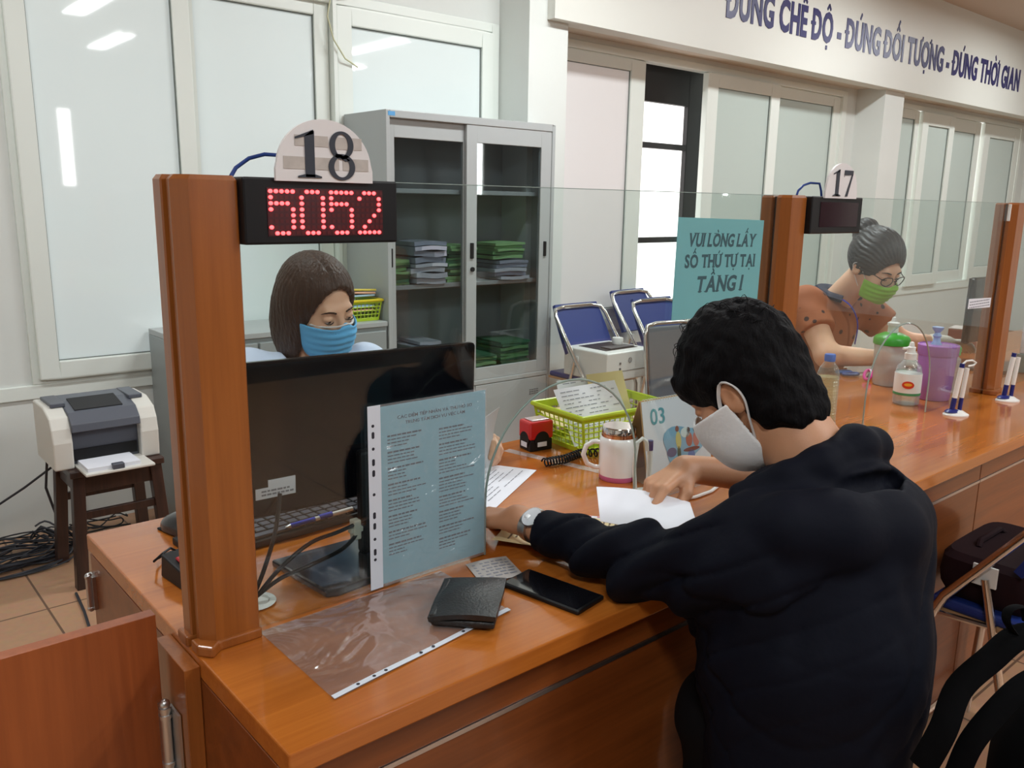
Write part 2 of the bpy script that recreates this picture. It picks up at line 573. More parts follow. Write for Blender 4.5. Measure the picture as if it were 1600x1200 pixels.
# windows
FROST = mat('frosted_glass', srgb(205, 214, 212), 0.5, coat=1.0, emit=srgb(214, 226, 228), estr=0.24, spec=0.3)
FROST.node_tree.nodes['Principled BSDF'].inputs['Coat Roughness'].default_value = 0.03
FROST_R = mat('frosted_glass_green', srgb(176, 188, 182), 0.5, coat=1.0, emit=srgb(200, 214, 208), estr=0.12, spec=0.3)
FROST_R.node_tree.nodes['Principled BSDF'].inputs['Coat Roughness'].default_value = 0.03
FROST_B = mat('frosted_glass_bright', srgb(208, 206, 206), 0.5, coat=1.0, emit=srgb(255, 244, 238), estr=0.17, spec=0.3)
FROST_B.node_tree.nodes['Principled BSDF'].inputs['Coat Roughness'].default_value = 0.03
GASKET = mat('rubber_gasket', srgb(120, 128, 124), 0.6)
def sash(parent, name, x0, x1, z0, z1, y, st=0.07, glass=FROST, rail=None):
    """one sash: four rails, a gasket line and its pane"""
    rail = rail or st
    d = 0.05
    s = MB()
    s.box(x0, x0 + st, y, y + d, z0, z1).box(x1 - st, x1, y, y + d, z0, z1)
    s.box(x0 + st, x1 - st, y, y + d, z0, z0 + rail).box(x0 + st, x1 - st, y, y + d, z1 - rail, z1)
    so = s.build(name, WHITE_PVC, parent, bevel=0.006)
    g = MB()
    t = 0.004
    a, b, c, e = x0 + st, x1 - st, z0 + rail, z1 - rail
    g.box(a, a + t, y + .012, y + .03, c, e).box(b - t, b, y + .012, y + .03, c, e).box(a, b, y + .012, y + .03, c, c + t).box(a, b, y + .012, y + .03, e - t, e)
    g.build('gasket', GASKET, so, smooth=False)
    p = MB().box(x0 + st, x1 - st, y + .02, y + .026, z0 + rail, z1 - rail).build('pane', glass, so, smooth=False)
    return so
def window(n, x0, x1, fw=0.05):
    f = MB()
    y0, y1 = YW - .012, YW + .07
    f.box(x0, x0 + fw, y0, y1, SILL, HEAD).box(x1 - fw, x1, y0, y1, SILL, HEAD)
    f.box(x0 + fw, x1 - fw, y0, y1, SILL, SILL + .025).box(x0 + fw, x1 - fw, y0, y1, HEAD - .045, HEAD)
    return struct(f.build('window_%d' % n, WHITE_PVC, bevel=0.004))
w1 = window(1, 0.72, 3.20)
sash(w1, 'sash', 0.745, 1.455, SILL + .02, HEAD - .02, YW - .035, 0.075)
sash(w1, 'sash', 1.41, 2.145, SILL + .02, HEAD - .03, YW + .012, 0.075)
sash(w1, 'sash', 2.17, 3.16, SILL + .02, HEAD - .05, YW - .02, 0.085)
MB().box(2.148, 2.168, YW - .03, YW + .04, SILL, HEAD).build('mullion', WHITE_PVC, w1, smooth=False)
w2 = window(2, 3.52, 7.05, 0.07)
sash(w2, 'sash', 3.56, 4.46, SILL + .02, HEAD - .05, YW - .005, 0.14, FROST_B, 0.07)
sash(w2, 'sash', 5.09, 6.0, SILL + .02, HEAD - .05, YW - .035, 0.12, FROST_R, 0.09)
sash(w2, 'sash', 5.9, 7.0, SILL + .02, HEAD - .05, YW + .012, 0.12, FROST_R, 0.08)
w3 = window(3, 7.62, 11.05, 0.07)
sash(w3, 'sash', 7.64, 8.42, SILL + .02, HEAD - .05, YW - .01, 0.08, FROST_R)
sash(w3, 'sash', 8.44, 9.15, SILL + .02, HEAD - .05, YW - .04, 0.12, FROST_R)
sash(w3, 'sash', 9.1, 9.92, SILL + .02, HEAD - .05, YW + .01, 0.12, FROST_R)
sash(w3, 'sash', 9.96, 10.95, SILL + .02, HEAD - .05, YW - .02, 0.14, FROST_R)
# old black steel window behind the slid-open sash
SB = mat('black_steel', (0.012, 0.011, 0.012), 0.5)
w4 = MB()
ya, yb = YW + .16, YW + .2
w4.box(5.13, 5.40, ya, yb, SILL, HEAD).box(4.3, 5.13, ya, yb, 2.12, HEAD).box(4.3, 5.13, ya, yb, 1.83 - .02, 1.83 + .02).box(4.3, 5.13, ya, yb, 1.17 - .02, 1.17 + .02)
struct(w4.build('window_4', SB, bevel=0.004))
# hall windows behind the photographer
LITW = mat('daylit_pane', (0.9, 0.9, 0.9), 0.4, emit=(1, 1, 1), estr=26.0)
for k, a in enumerate((1, 3)):
    o = struct(MB().box(xs[a], xs[a] + .012, -4.08, -4.02, 1.55, 2.46).box(xs[a + 1] - .012, xs[a + 1], -4.08, -4.02, 1.55, 2.46).build('window_%d' % (5 + k), WHITE_PVC, smooth=False))
    MB().box(xs[a] + .012, xs[a + 1] - .012, -4.07, -4.05, 1.55, 2.46).build('pane', LITW, o, smooth=False)

# cable hanging over the left window frame
WIRE_Y = mat('yellowed_wire', srgb(196, 196, 160), 0.5)
tag(MB().tube([(2.25, YW - .044, 2.386), (2.13, YW - .046, 2.36), (2.11, YW - .046, 2.27), (2.14, YW - .046, 2.17), (2.2, YW - .046, 2.09), (2.28, YW - .028, 2.06)], 0.004, 6).build('cable', WIRE_Y),
    'thin yellowed cable hanging down the white window frame above the cabinet', 'cable')

# ceiling lamps (out of frame, seen mirrored in the panes; nearest row added as front fill)
LTUBE = mat('lit_tube', (1, 1, 1), 0.4, emit=(1, 0.98, 0.95), estr=6.0)
LBODY = mat('lamp_body', srgb(230, 230, 226), 0.4)
lamp0 = None
for i, (x, y, wt, rz) in enumerate(LAMPS):
    if y < YF:
        continue
    if lamp0 is None:
        lamp0 = thing('ceiling_lamp', '', 'lamp')
        MB().box(-.62, .62, -.11, .11, -.035, 0).build('housing', LBODY, lamp0, bevel=0.006)
        for s in (-1, 1):
            MB().tube([(-.59, s * .05, -.052), (.59, s * .05, -.052)], 0.014, 10).build('tube', LTUBE, lamp0)
        L = lamp0
    else:
        L = copy_tree(lamp0)
    L.location = (x, y, ZC)
    L.rotation_euler = (0, 0, rz)
    tag(L, 'twin tube fluorescent ceiling lamp, out of frame overhead, nearest row added as fill', 'lamp', 'ceiling lamps')
    ld = bpy.data.lights.new('lamp_light', 'AREA')
    ld.shape = 'RECTANGLE'
    ld.size, ld.size_y = 1.18, 0.2
    ld.energy = wt * 1.5
    ld.color = (0.94, 0.985, 1.0)
    lo = bpy.data.objects.new('lamp_light', ld)
    COL.objects.link(lo)
    lo.parent = L
    lo.location = (0, 0, -0.072)
# ============================================================ the counter
ZT, YG = 0.79, 1.11
XL, XR, YFRONT, YBACK = 0.368, 5.9, 0.809, 1.651
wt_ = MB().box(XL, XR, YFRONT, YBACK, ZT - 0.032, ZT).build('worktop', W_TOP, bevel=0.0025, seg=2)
tag(wt_, 'long orange wood laminate worktop running along the whole row of service stations', 'counter top')
MB().lathe([(0.03, 0.0), (0.034, 0.003), (0.024, 0.004), (0.022, 0.0005), (0.0, 0.0005)], 28, (0.495, 1.19, ZT)).build('cable_grommet', WHITE_PL, wt_)
joints = [XL, 1.37, 2.375, 3.38, 4.39, 5.4]
ulabels = ['orange wood counter base at the near left end, under the station numbered 18',
           'orange wood counter base behind the seated man, left of the vertical panel joint',
           'orange wood counter base right of the vertical joint, behind the folding chair',
           'orange wood counter base under the far right pillar', 'orange wood counter base farthest right, past the frame edge']
for i in range(5):
    a, b = joints[i], joints[i + 1]
    u = thing('counter_base', ulabels[i], 'counter base', (a, 0.825, 0), 0, 'counter bases under the worktop')
    w = b - a - 0.004
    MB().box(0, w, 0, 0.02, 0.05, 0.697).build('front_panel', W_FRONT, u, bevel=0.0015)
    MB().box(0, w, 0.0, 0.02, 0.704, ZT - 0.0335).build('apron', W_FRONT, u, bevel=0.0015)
    tag(MB().box(0, w, -0.002, 0.012, 0.697, 0.704).build('trim_strip', SILVER, u, smooth=False), 'thin silver strip')
    MB().box(0, w, 0.03, 0.05, 0, 0.06).build('plinth', BLACK_PL, u, smooth=False)
    if i == 0:
        MB().box(0, 0.022, 0.02, 0.81, 0, ZT - 0.0335).build('end_panel', W_FRONT, u, bevel=0.001)
        h = MB()
        h.cbox((-0.003, 0.80, 0.685), (0.006, 0.03, 0.065)).tube([(-0.009, 0.80, 0.655), (-0.009, 0.80, 0.713)], 0.006, 10)
        h.ball((-0.009, 0.80, 0.716), 0.007).ball((-0.009, 0.80, 0.652), 0.007)
        h.build('hinge', SILVER, u)
        MB().box(-0.0225, -0.0005, 0.255, 0.372, 0.05, ZT - 0.012).build('gate_jamb', W_VERT, u, bevel=0.001)
    else:
        MB().box(0, 0.02, 0.02, 0.5, 0.0, ZT - 0.0335).build('side_panel', W_FRONT, u, smooth=False)

# low swing gate left of the counter
g = thing('swing_gate', 'plain brown wood swing gate closing the gap left of the counter', 'gate', (0.337, 1.165, 0))
MB().box(-1.15, -0.001, -0.011, 0.011, 0.03, ZT + 0.046).build('gate_panel', wood('gate_laminate', srgb(128, 62, 26), srgb(158, 82, 38), 'z', 0.7, 0.35, 0.25), g, bevel=0.001)
hs = MB()
hs.tube([(-0.004, -0.03, 0.60), (-0.004, -0.03, 0.70)], 0.0075, 12)
for z in (0.602, 0.612, 0.688, 0.699):
    hs.tube([(-0.004, -0.03, z - 0.003), (-0.004, -0.03, z + 0.003)], 0.009, 12)
hs.ball((-0.004, -0.03, 0.706), 0.008)
hs.box(0.0035, 0.0072, -0.062, -0.024, 0.60, 0.70).box(-0.008, 0.0, -0.024, -0.0112, 0.60, 0.70)
hs.build('spring_hinge', SILVER, g)
MB().tube([(-1.1, 0, 0.0), (-1.1, 0, 0.05)], 0.018, 10).build('foot_stop', BLACK_PL, g)

# ------------------------------------------------------------ pillars of the glass screen
def pillar(name, x, label):
    t = thing(name, label, 'pillar', (x, YG, ZT), 0, 'wooden pillars of the glass screen')
    H = 1.44 - ZT
    fpoly = [(0.009, 0.003), (0.009, -0.008), (0.026, -0.026), (0.088, -0.026), (0.090, -0.024), (0.090, 0.003)]
    bpoly = [(0.006, 0.010), (0.090, 0.010), (0.090, 0.038), (0.006, 0.040), (0.004, 0.038), (0.004, 0.012)]
    def post(poly, nm):
        n = len(poly)
        b = MB()
        cx = sum(p[0] for p in poly) / n
        cy = sum(p[1] for p in poly) / n
        ins = [(cx + (p[0] - cx) * 0.86, cy + (p[1] - cy) * 0.86) for p in poly]
        vs = [(px, py, 0) for px, py in poly] + [(px, py, H - 0.006) for px, py in poly] + [(px, py, H) for px, py in ins]
        fs = [tuple(range(n - 1, -1, -1)), tuple(range(2 * n, 3 * n))]
        for r_ in (0, 1):
            for k in range(n):
                k2 = (k + 1) % n
                fs.append((r_ * n + k, r_ * n + k2, (r_ + 1) * n + k2, (r_ + 1) * n + k))
        b.add(vs, fs)
        return b.build(nm, W_VERT, t, smooth=False)
    post(fpoly, 'front_post')
    post(bpoly, 'rear_post')
    MB().box(0.013, 0.088, 0.003, 0.010, 0, H - 0.004).build('groove_seal', BLACK_PL, t, smooth=False)
    f = MB()
    f.prism([(-0.001, 0.0), (-0.001, -0.024), (0.014, -0.044), (0.03, -0.03), (0.092, -0.03), (0.092, 0.0)], 0, 0.016)
    f.prism([(-0.004, 0.008), (0.092, 0.008), (0.092, 0.044), (-0.004, 0.044)], 0, 0.016)
    f.build('foot', W_VERT, t, bevel=0.003)
    return t
pillar('screen_pillar', 0.368, 'orange wooden pillar nearest the camera, left of the red number display')
pillar('screen_pillar', 1.738, 'orange wooden pillar behind the seated man, between the teal sign and the unlit display')
p3_ = pillar('screen_pillar', 3.108, 'orange wooden pillar at the right edge of the picture')
MB().box(-0.004, 0.004, -0.012, -0.004, 0.59, 0.645).build('clip', WHITE_PL, p3_, bevel=0.001)

# ------------------------------------------------------------ glass screens with an arched hatch
GLASS = glassy('clear_screen_glass', (0.93, 0.965, 0.955), 1.0, 0.0)
GEDGE = mat('polished_glass_edge', srgb(150, 166, 160), 0.15, coat=0.5)
def screen(x0, x1, cx, label):
    t = thing('glass_screen', label, 'glass screen', ((x0 + x1) / 2, YG, ZT), 0, 'clear glass screens on the counter')
    ox = (x0 + x1) / 2
    H = 1.438 - ZT
    arch = [(cx - 0.2, 0.0012), (cx - 0.2, 0.1)] + [(cx - 0.2 * math.cos(th), 0.1 + 0.197 * math.sin(th)) for th in [PI * k / 24 for k in range(1, 24)]] + [(cx + 0.2, 0.1), (cx + 0.2, 0.0012)]
    poly = [(x0, 0.0012)] + arch + [(x1, 0.0012), (x1, H), (x0, H)]
    poly = [(px - ox, pz) for px, pz in poly]
    M = Matrix(((1, 0, 0, 0), (0, 0, -1, 0), (0, 1, 0, 0), (0, 0, 0, 1)))
    MB().prism(poly, -0.003, 0.003, M).build('pane', GLASS, t, smooth=False)
    e = MB()
    e.tube([(px - ox, 0, pz) for px, pz in arch], 0.0022, 6)
    e.box(x0 - ox, x1 - ox, -0.003, 0.003, H, H + 0.0012)
    e.build('polished_edge', GEDGE, t)
    return t
gs1 = screen(0.4585, 1.742, 1.095, 'clear glass screen with arched hatch in front of the woman in the blue mask')
gs2 = screen(1.8285, 3.112, 2.465, 'clear glass screen with arched hatch in front of the woman in the green mask')
gs3 = screen(3.1985, 4.482, 3.835, 'clear glass screen beyond the far right wooden pillar')

# ------------------------------------------------------------ number displays
LED_ON = mat('lit_red_led', (1, 0.06, 0.05), 0.4, emit=(1.0, 0.045, 0.05), estr=7.0)
LED_OFF = mat('dark_red_led', (0.09, 0.004, 0.006), 0.35)
LED_PANEL = mat('red_filter_panel', (0.05, 0.002, 0.006), 0.3)
LED_PANEL2 = mat('unlit_red_filter', (0.02, 0.002, 0.008), 0.12, coat=0.4)
CABLE_BLUE = mat('blue_cable', srgb(28, 60, 130), 0.4)
GLYPH = {'5': ['11111', '10000', '11110', '10001', '00001', '00001', '10001', '01110'],
         '0': ['01110', '10001', '10001', '10001', '10001', '10001', '10001', '01110'],
         '2': ['01110', '10001', '00001', '00001', '00010', '00100', '01000', '11111']}
def display(x, label, digits):
    t = thing('number_display', label, 'number display', (x, 1.07, 1.352))
    MB().box(0, 0.234, 0, 0.036, 0, 0.087).build('housing', BLACK_PL, t, bevel=0.003)
    if digits:
        MB().box(0.032, 0.208, -0.001, 0.002, 0.011, 0.074).build('display_panel', LED_PANEL, t, smooth=False)
        off, on = MB(), {}
        px, pz = 0.0079, 0.0078
        lit = set()
        for d, ch in enumerate(digits):
            for r_, row in enumerate(GLYPH[ch]):
                for c_, b in enumerate(row):
                    if b == '1':
                        lit.add((d * 5.62 + c_, r_, d))
        for c_ in range(23):
            for r_ in range(8):
                off.cbox((0.036 + c_ * px * 0.975, -0.0012, 0.0695 - r_ * pz), (0.0045, 0.0006, 0.0045))
        tag(off.build('unlit_leds', LED_OFF, t, smooth=False), kind='stuff')
        for d in range(4):
            m = MB()
            for c_, r_, dd in lit:
                if dd == d:
                    m.ball((0.0365 + c_ * px, -0.0018, 0.0695 - r_ * pz), (0.0033, 0.0016, 0.0027), 10)
            m.build('lit_digit', LED_ON, t)
    else:
        MB().box(0.036, 0.212, -0.001, 0.002, 0.016, 0.074).build('display_panel', LED_PANEL2, t, smooth=False)
    tag(MB().tube([(0.004, 0.045, 0.088), (0.012, 0.047, 0.099), (0.03, 0.045, 0.112), (0.05, 0.04, 0.118), (0.075, 0.03, 0.117), (0.085, 0.03, 0.1), (0.09, 0.03, 0.082)], 0.0028, 8).build('cable', CABLE_BLUE, t), 'dark blue cable')
    MB().box(0.01, 0.2, 0.036, 0.0365, 0.02, 0.07).build('mounting_bracket', BLACK_PL, t, smooth=False)
    return t
display(0.4585, 'black number display glowing red 5052 beside the nearest pillar', '5052')
display(1.8285, 'black unlit number display under the plate numbered 17', '')

PLATE = mat('printed_plate', srgb(224, 220, 220), 0.5, noise=0.03, nscale=30)
BRICKP = mat('faded_brick_print', srgb(186, 178, 172), 0.6, noise=0.25, nscale=60)
def ring(cx, cz, rx, rz, tx, tz, n=36):
    out = [(cx + rx * math.cos(2 * PI * k / n), cz + rz * math.sin(2 * PI * k / n)) for k in range(n)]
    inn = [(cx + (rx - tx) * math.cos(2 * PI * k / n), cz + (rz - tz) * math.sin(2 * PI * k / n)) for k in range(n)]
    return out, inn
def plate(x, label, second):
    t = thing('number_plate', label, 'number plate', (x, 1.067, 1.439))
    M = Matrix(((1, 0, 0, 0), (0, 0, 1, 0), (0, 1, 0, 0), (0, 0, 0, 1)))
    dome = [(-0.073, -0.004), (0.073, -0.004), (0.073, 0.012)] + [(0.071 * math.cos(th), 0.014 + 0.064 * math.sin(th)) for th in [PI * k / 28 for k in range(1, 28)]] + [(-0.073, 0.012)]
    MB().prism(dome, -0.0025, 0.0025, M).build('board', PLATE, t, smooth=False)
    b = MB()
    for bx0, bx1, z0, z1 in ((-0.062, 0.02, 0.012, 0.028), (0.026, 0.066, 0.012, 0.028), (-0.045, 0.004, 0.042, 0.056), (0.01, 0.056, 0.040, 0.056)):
        b.box(bx0, bx1, -0.0032, -0.0026, z0, z1)
    if second == '8':
        b.build('brick_pattern', BRICKP, t, smooth=False)
    d1 = MB()
    y0, y1 = -0.0042, -0.0034
    def P2(poly):
        d1.prism(poly, y0, y1, M)
    P2([(-0.031, 0.002), (-0.017, 0.002), (-0.017, 0.062), (-0.021, 0.062), (-0.031, 0.055)])
    P2([(-0.042, 0.001), (-0.007, 0.001), (-0.007, 0.003), (-0.016, 0.0055), (-0.032, 0.0055), (-0.042, 0.003)])
    P2([(-0.045, 0.053), (-0.018, 0.0635), (-0.018, 0.058), (-0.045, 0.0505)])
    d1.build('digit', INK, t, smooth=False)
    d1 = MB()
    if second == '8':
        for (cz, rx, rz, tx) in ((0.0455, 0.0185, 0.0185, 0.0085), (0.0165, 0.0205, 0.0175, 0.0085)):
            o_, i_ = ring(0.024, cz, rx, rz, tx, 0.004)
            n = len(o_)
            for k in range(n):
                k2 = (k + 1) % n
                d1.prism([o_[k], o_[k2], i_[k2], i_[k]], y0, y1, M)
        P2([(0.0125, 0.034), (0.021, 0.034), (0.0375, 0.026), (0.030, 0.024)])
    else:
        P2([(0.005, 0.062), (0.045, 0.062), (0.045, 0.052), (0.005, 0.050), (0.004, 0.046)])
        P2([(0.040, 0.053), (0.045, 0.053), (0.026, 0.001), (0.016, 0.001)])
    d1.build('digit', INK, t, smooth=False)
    return t
plate(0.575, 'white half round plate with the number 18 and faded bricks, over the lit display', '8')
plate(1.945, 'white half round plate with the number 17, over the unlit display', '7')
# ============================================================ things on the counter, station 18
TEAL = mat('teal_paper', srgb(146, 204, 208), 0.6, noise=0.03, nscale=10)
BLUEP = mat('pale_blue_paper', srgb(158, 214, 228), 0.45, coat=0.25, noise=0.03, nscale=10)
TXT = mat('print_on_blue', srgb(40, 62, 78), 0.7)
TXT_T = mat('print_on_teal', srgb(52, 84, 92), 0.7)
SLEEVE = glassy('clear_plastic_sleeve', (0.97, 0.97, 0.97), 0.8, 0.10, (0.85, 0.85, 0.88), 0.12, 0.6, 22.0)
FILM = glassy('clear_pouch_film', (0.95, 0.95, 0.95), 1.6, 0.07, (0.85, 0.82, 0.82), 0.14, 0.8, 7.0)
STRIP = mat('white_binding_strip', srgb(214, 220, 230), 0.4)
HOLE = mat('punched_hole_shadow', (0.02, 0.02, 0.03), 0.8)
def backlit(m, fac):
    """thin paper lets some light from behind through"""
    nt = m.node_tree
    pr_ = nt.nodes['Principled BSDF']
    tl_ = nt.nodes.new('ShaderNodeBsdfTranslucent')
    tl_.inputs['Color'].default_value = pr_.inputs['Base Color'].default_value
    mx_ = nt.nodes.new('ShaderNodeMixShader')
    mx_.inputs[0].default_value = fac
    nt.links.new(pr_.outputs[0], mx_.inputs[1])
    nt.links.new(tl_.outputs[0], mx_.inputs[2])
    nt.links.new(mx_.outputs[0], nt.nodes['Material Output'].inputs['Surface'])
backlit(TEAL, 0.45)
backlit(BLUEP, 0.35)
RX = Matrix(((1, 0, 0, 0), (0, 0, 1, 0), (0, 1, 0, 0), (0, 0, 0, 1)))   # local xy -> world xz

# blue notice in a punched sleeve, hung on the glass
nt_ = thing('notice_sheet', 'pale blue printed notice in a punched plastic sleeve on the near glass screen', 'notice', (0.672, YG - 0.006, 0.797))
MB().box(0.006, 0.216, -0.0006, 0.0, 0.003, 0.30).build('paper', BLUEP, nt_, smooth=False)
MB().box(-0.016, 0.218, -0.0016, -0.0011, -0.001, 0.304).build('sleeve', SLEEVE, nt_, smooth=False)
st = MB().box(-0.018, 0.005, -0.0022, -0.0016, -0.001, 0.304).build('binding_strip', STRIP, nt_, smooth=False)
for z, tall in ((0.272, 0), (0.257, 1), (0.235, 0), (0.213, 1), (0.195, 1), (0.16, 0), (0.125, 1), (0.107, 1), (0.085, 0), (0.063, 1), (0.05, 0)):
    e = 0.003 if tall else 0.0
    MB().prism([(-0.009 + 0.0026 * math.cos(a), z + 0.0026 * math.sin(a) + (e if math.sin(a) > 0 else -e)) for a in [2 * PI * (k + 0.5) / 12 for k in range(12)]], -0.0024, -0.0022, RX).build('punched_hole', HOLE, st, smooth=False)
Mt = fr((0, -0.0009, 0), (1, 0, 0), (0, 0, 1))
text_mesh('lettering', 'CÁC ĐIỂM TIẾP NHẬN VÀ THU HỒ SƠ', fr((0.112, -0.0009, 0.276), (1, 0, 0), (0, 0, 1)), 0.0075, TXT, nt_, width=0.15, bold=0.012, ext=0.0001)
text_mesh('lettering', 'TRUNG TÂM DỊCH VỤ VIỆC LÀM', fr((0.112, -0.0009, 0.266), (1, 0, 0), (0, 0, 1)), 0.0075, TXT, nt_, width=0.12, bold=0.012, ext=0.0001)
rnd = random.Random(3)
for col_, x0 in ((0, 0.018), (1, 0.118)):
    ln = MB()
    z = 0.249 - 0.004 * col_
    for blk in range(8):
        n = rnd.choice((2, 3, 3, 4))
        for k in range(n + 1):
            w = 0.082 * (rnd.uniform(0.55, 0.95) if k == 0 else rnd.uniform(0.35, 0.95))
            xx = x0
            h = 0.0026 if k == 0 else 0.0017
            while xx < x0 + w:
                ww = rnd.uniform(0.004, 0.011)
                ln.box(xx, min(xx + ww, x0 + w), -0.00095, -0.0006, z, z + h)
                xx += ww + 0.0016
            z -= 0.0056
        z -= 0.0045
        if z < 0.04:
            break
    ln.build('text_lines', TXT, nt_, smooth=False)

# teal sign on the second half of the same screen
sg = thing('paper_sign', 'teal paper sign asking visitors to take a number on floor 1, taped to the glass', 'sign', (1.535, YG - 0.0055, 1.28))
Rs = Matrix.Rotation(R(1.2), 4, 'Y')
MB().box(-0.152, 0.152, -0.0006, 0.0004, -0.104, 0.106).build('paper', TEAL, sg, smooth=False, M=Rs)
for i, (s_, z, w, sz) in enumerate((('VUI LÒNG LẤY', 0.048, 0.24, 0.045), ('SỐ THỨ TỰ TẠI', 0.004, 0.252, 0.045), ('TẦNG 1', -0.048, 0.168, 0.056))):
    text_mesh('lettering', s_, Rs @ fr((0.004, -0.0009, z), (1, 0, 0), (0, 0, 1)), sz * 0.84, TXT_T, sg, width=w, bold=0.03, ext=0.0002, shear=0.0 if i == 1 else 0.16, serif=True)

# small label stuck on the second screen
lb = thing('sticker', 'small white printed sticker on the glass by the far right pillar', 'sticker', (2.97, YG - 0.0045, 1.115))
MB().box(-0.09, 0.09, -0.0004, 0.0004, -0.016, 0.016).build('label_paper', PAPER, lb, smooth=False, M=Matrix.Rotation(R(2), 4, 'Y'))
l2 = MB()
for r_ in range(3):
    xx = -0.08
    while xx < 0.075:
        ww = rnd.uniform(0.006, 0.016)
        l2.box(xx, xx + ww, -0.0007, -0.0004, 0.006 - r_ * 0.009, 0.0095 - r_ * 0.009)
        xx += ww + 0.004
l2.build('text_lines', INK_GREY, lb, smooth=False)

# empty punched pouch lying on the counter
po = thing('plastic_pouch', 'empty clear plastic document pouch lying flat on the counter before the screen', 'plastic pouch', (0.63, 0.99, ZT))
pr = random.Random(11)
wob = [(pr.uniform(8, 30), pr.uniform(8, 30), pr.uniform(0, 6.3)) for _ in range(6)]
def pouch(u, v):
    ax, ay = -0.168 + 0.33 * u, (0.107 + 0.005 * u) * v + (-0.117 + 0.043 * u) * (1 - v)
    e = min(u, 1 - u, v, 1 - v)
    z = 0.0012 + 0.0035 * min(1, e * 6) * (0.6 + 0.25 * sum(math.sin(a * u + b * v + c) for a, b, c in wob) / 2.4)
    return (ax, ay, max(z, 0.0008))
MB().sheet(pouch, 40, 30, 0.0002).build('film', FILM, po)
bs = MB().sheet(lambda u, v: (-0.168 + 0.33 * u, -0.117 + 0.043 * u + 0.009 * v, 0.0026 + 0.0006 * math.sin(9 * u)), 16, 1, 0.0005).build('binding_strip', STRIP, po)
for u in (0.12, 0.2, 0.26, 0.45, 0.52, 0.7, 0.78, 0.9):
    x, y = -0.168 + 0.33 * u, -0.117 + 0.043 * u + 0.0045
    MB().tube([(x, y, 0.0034), (x, y, 0.0038)], 0.0026, 8).build('punched_hole', HOLE, bs, smooth=False)

# wallet
wa = thing('wallet', 'black folded leather wallet lying on the clear pouch', 'wallet', (0.742, 0.957, ZT + 0.0045), R(43))
LEATHER = mat('black_leather', (0.013, 0.012, 0.012), 0.42, bump=0.15, bscale=220)
MB().box(-0.063, 0.063, -0.048, 0.048, 0, 0.011).build('lower_fold', LEATHER, wa, bevel=0.004, seg=3)
def wtop(u, v):
    x, y = -0.066 + 0.132 * u, -0.05 + 0.101 * v
    return (x, y, 0.019 + 0.006 * math.sin(PI * v) * math.sin(PI * u) - 0.007 * (v ** 4) + 0.0012 * math.sin(8 * u + 5 * v))
MB().sheet(wtop, 16, 14, 0.008).build('upper_fold', LEATHER, wa)
MB().box(-0.0635, 0.062, 0.04, 0.0505, 0.004, 0.019).build('spine', LEATHER, wa, bevel=0.003)
MB().box(-0.058, 0.058, -0.045, 0.03, 0.011, 0.0145).build('lining', mat('worn_tan_lining', srgb(120, 96, 74), 0.7), wa, smooth=False)

# smartphone
ph = thing('smartphone', 'black smartphone lying face up on the counter under the sleeve', 'phone', (0.885, 0.922, ZT), R(-80))
MB().box(-0.078, 0.078, -0.037, 0.037, 0, 0.0082).build('case', BLACK_PL, ph, bevel=0.0035, seg=3)
MB().box(-0.073, 0.073, -0.033, 0.033, 0.008, 0.0087).build('display_glass', BLACK_GLOSS, ph, smooth=False)
MB().tube([(-0.072, 0, 0.0083), (-0.072, 0, 0.009)], 0.0016, 8).build('camera_dot', mat('lens_dot', (0.02, 0.02, 0.03), 0.1), ph)

# printed ticket in a tiny bag
tk = thing('paper_ticket', 'small printed ticket in a clear bag beside the wallet', 'ticket', (0.862, 1.05, ZT), R(-12))
MB().sheet(lambda u, v: (-0.04 + 0.08 * u + 0.01 * v, -0.045 + 0.085 * v, 0.0016 + 0.002 * math.sin(PI * u)), 8, 8, 0.0004).build('paper', mat('grey_receipt', srgb(176, 172, 168), 0.6, noise=0.05, nscale=60), tk)
l2 = MB()
for r_ in range(6):
    xx = -0.034
    while xx < 0.03:
        ww = rnd.uniform(0.004, 0.014)
        zz = 0.0018 + 0.002 * math.sin(PI * (xx + 0.04) / 0.08) + 0.0003
        l2.box(xx + 0.004 + 0.0012 * r_, xx + ww + 0.004 + 0.0012 * r_, -0.03 + r_ * 0.011, -0.026 + r_ * 0.011, zz, zz + 0.0002)
        xx += ww + 0.004
l2.build('text_lines', INK_GREY, tk, smooth=False)

# ------------------------------------------------------------ monitor seen from behind
mo = thing('computer_monitor', 'black computer monitor seen from behind through the near glass', 'monitor', (0.74, 1.25, ZT))
MO_BACK = mat('gloss_black_monitor', (0.004, 0.004, 0.006), 0.08, spec=0.28)
Mm = Matrix.Translation((0, 0, 0)) @ Matrix.Rotation(R(1.2), 4, 'Z') @ Matrix.Rotation(R(1.3), 4, 'Y')
b = MB().box(-0.232, 0.238, -0.002, 0.022, 0.108, 0.366)
b.build('rear_shell', MO_BACK, mo, bevel=0.008, seg=3, M=Mm)
MB().box(-0.228, 0.234, 0.022, 0.026, 0.112, 0.362).build('screen_panel', BLACK_GLOSS, mo, smooth=False, M=Mm)
MB().box(-0.03, 0.05, -0.03, -0.008, 0.012, 0.2).build('neck', BLACK_PL, mo, bevel=0.006)
bp = [(-0.165, 0.05), (-0.15, -0.118), (-0.13, -0.125), (0.11, -0.1), (0.12, -0.09), (0.115, 0.05)]
MB().prism(bp, 0.0, 0.013).build('base_plate', mat('dark_grey_gloss_plastic', (0.022, 0.022, 0.024), 0.16, coat=0.3), mo, bevel=0.004, seg=2)
s1 = MB().box(-0.215, -0.145, -0.0036, -0.0021, 0.142, 0.16).box(-0.193, -0.145, -0.0036, -0.0021, 0.16, 0.172)
so = s1.build('sticker', PAPER, mo, smooth=False, M=Mm)
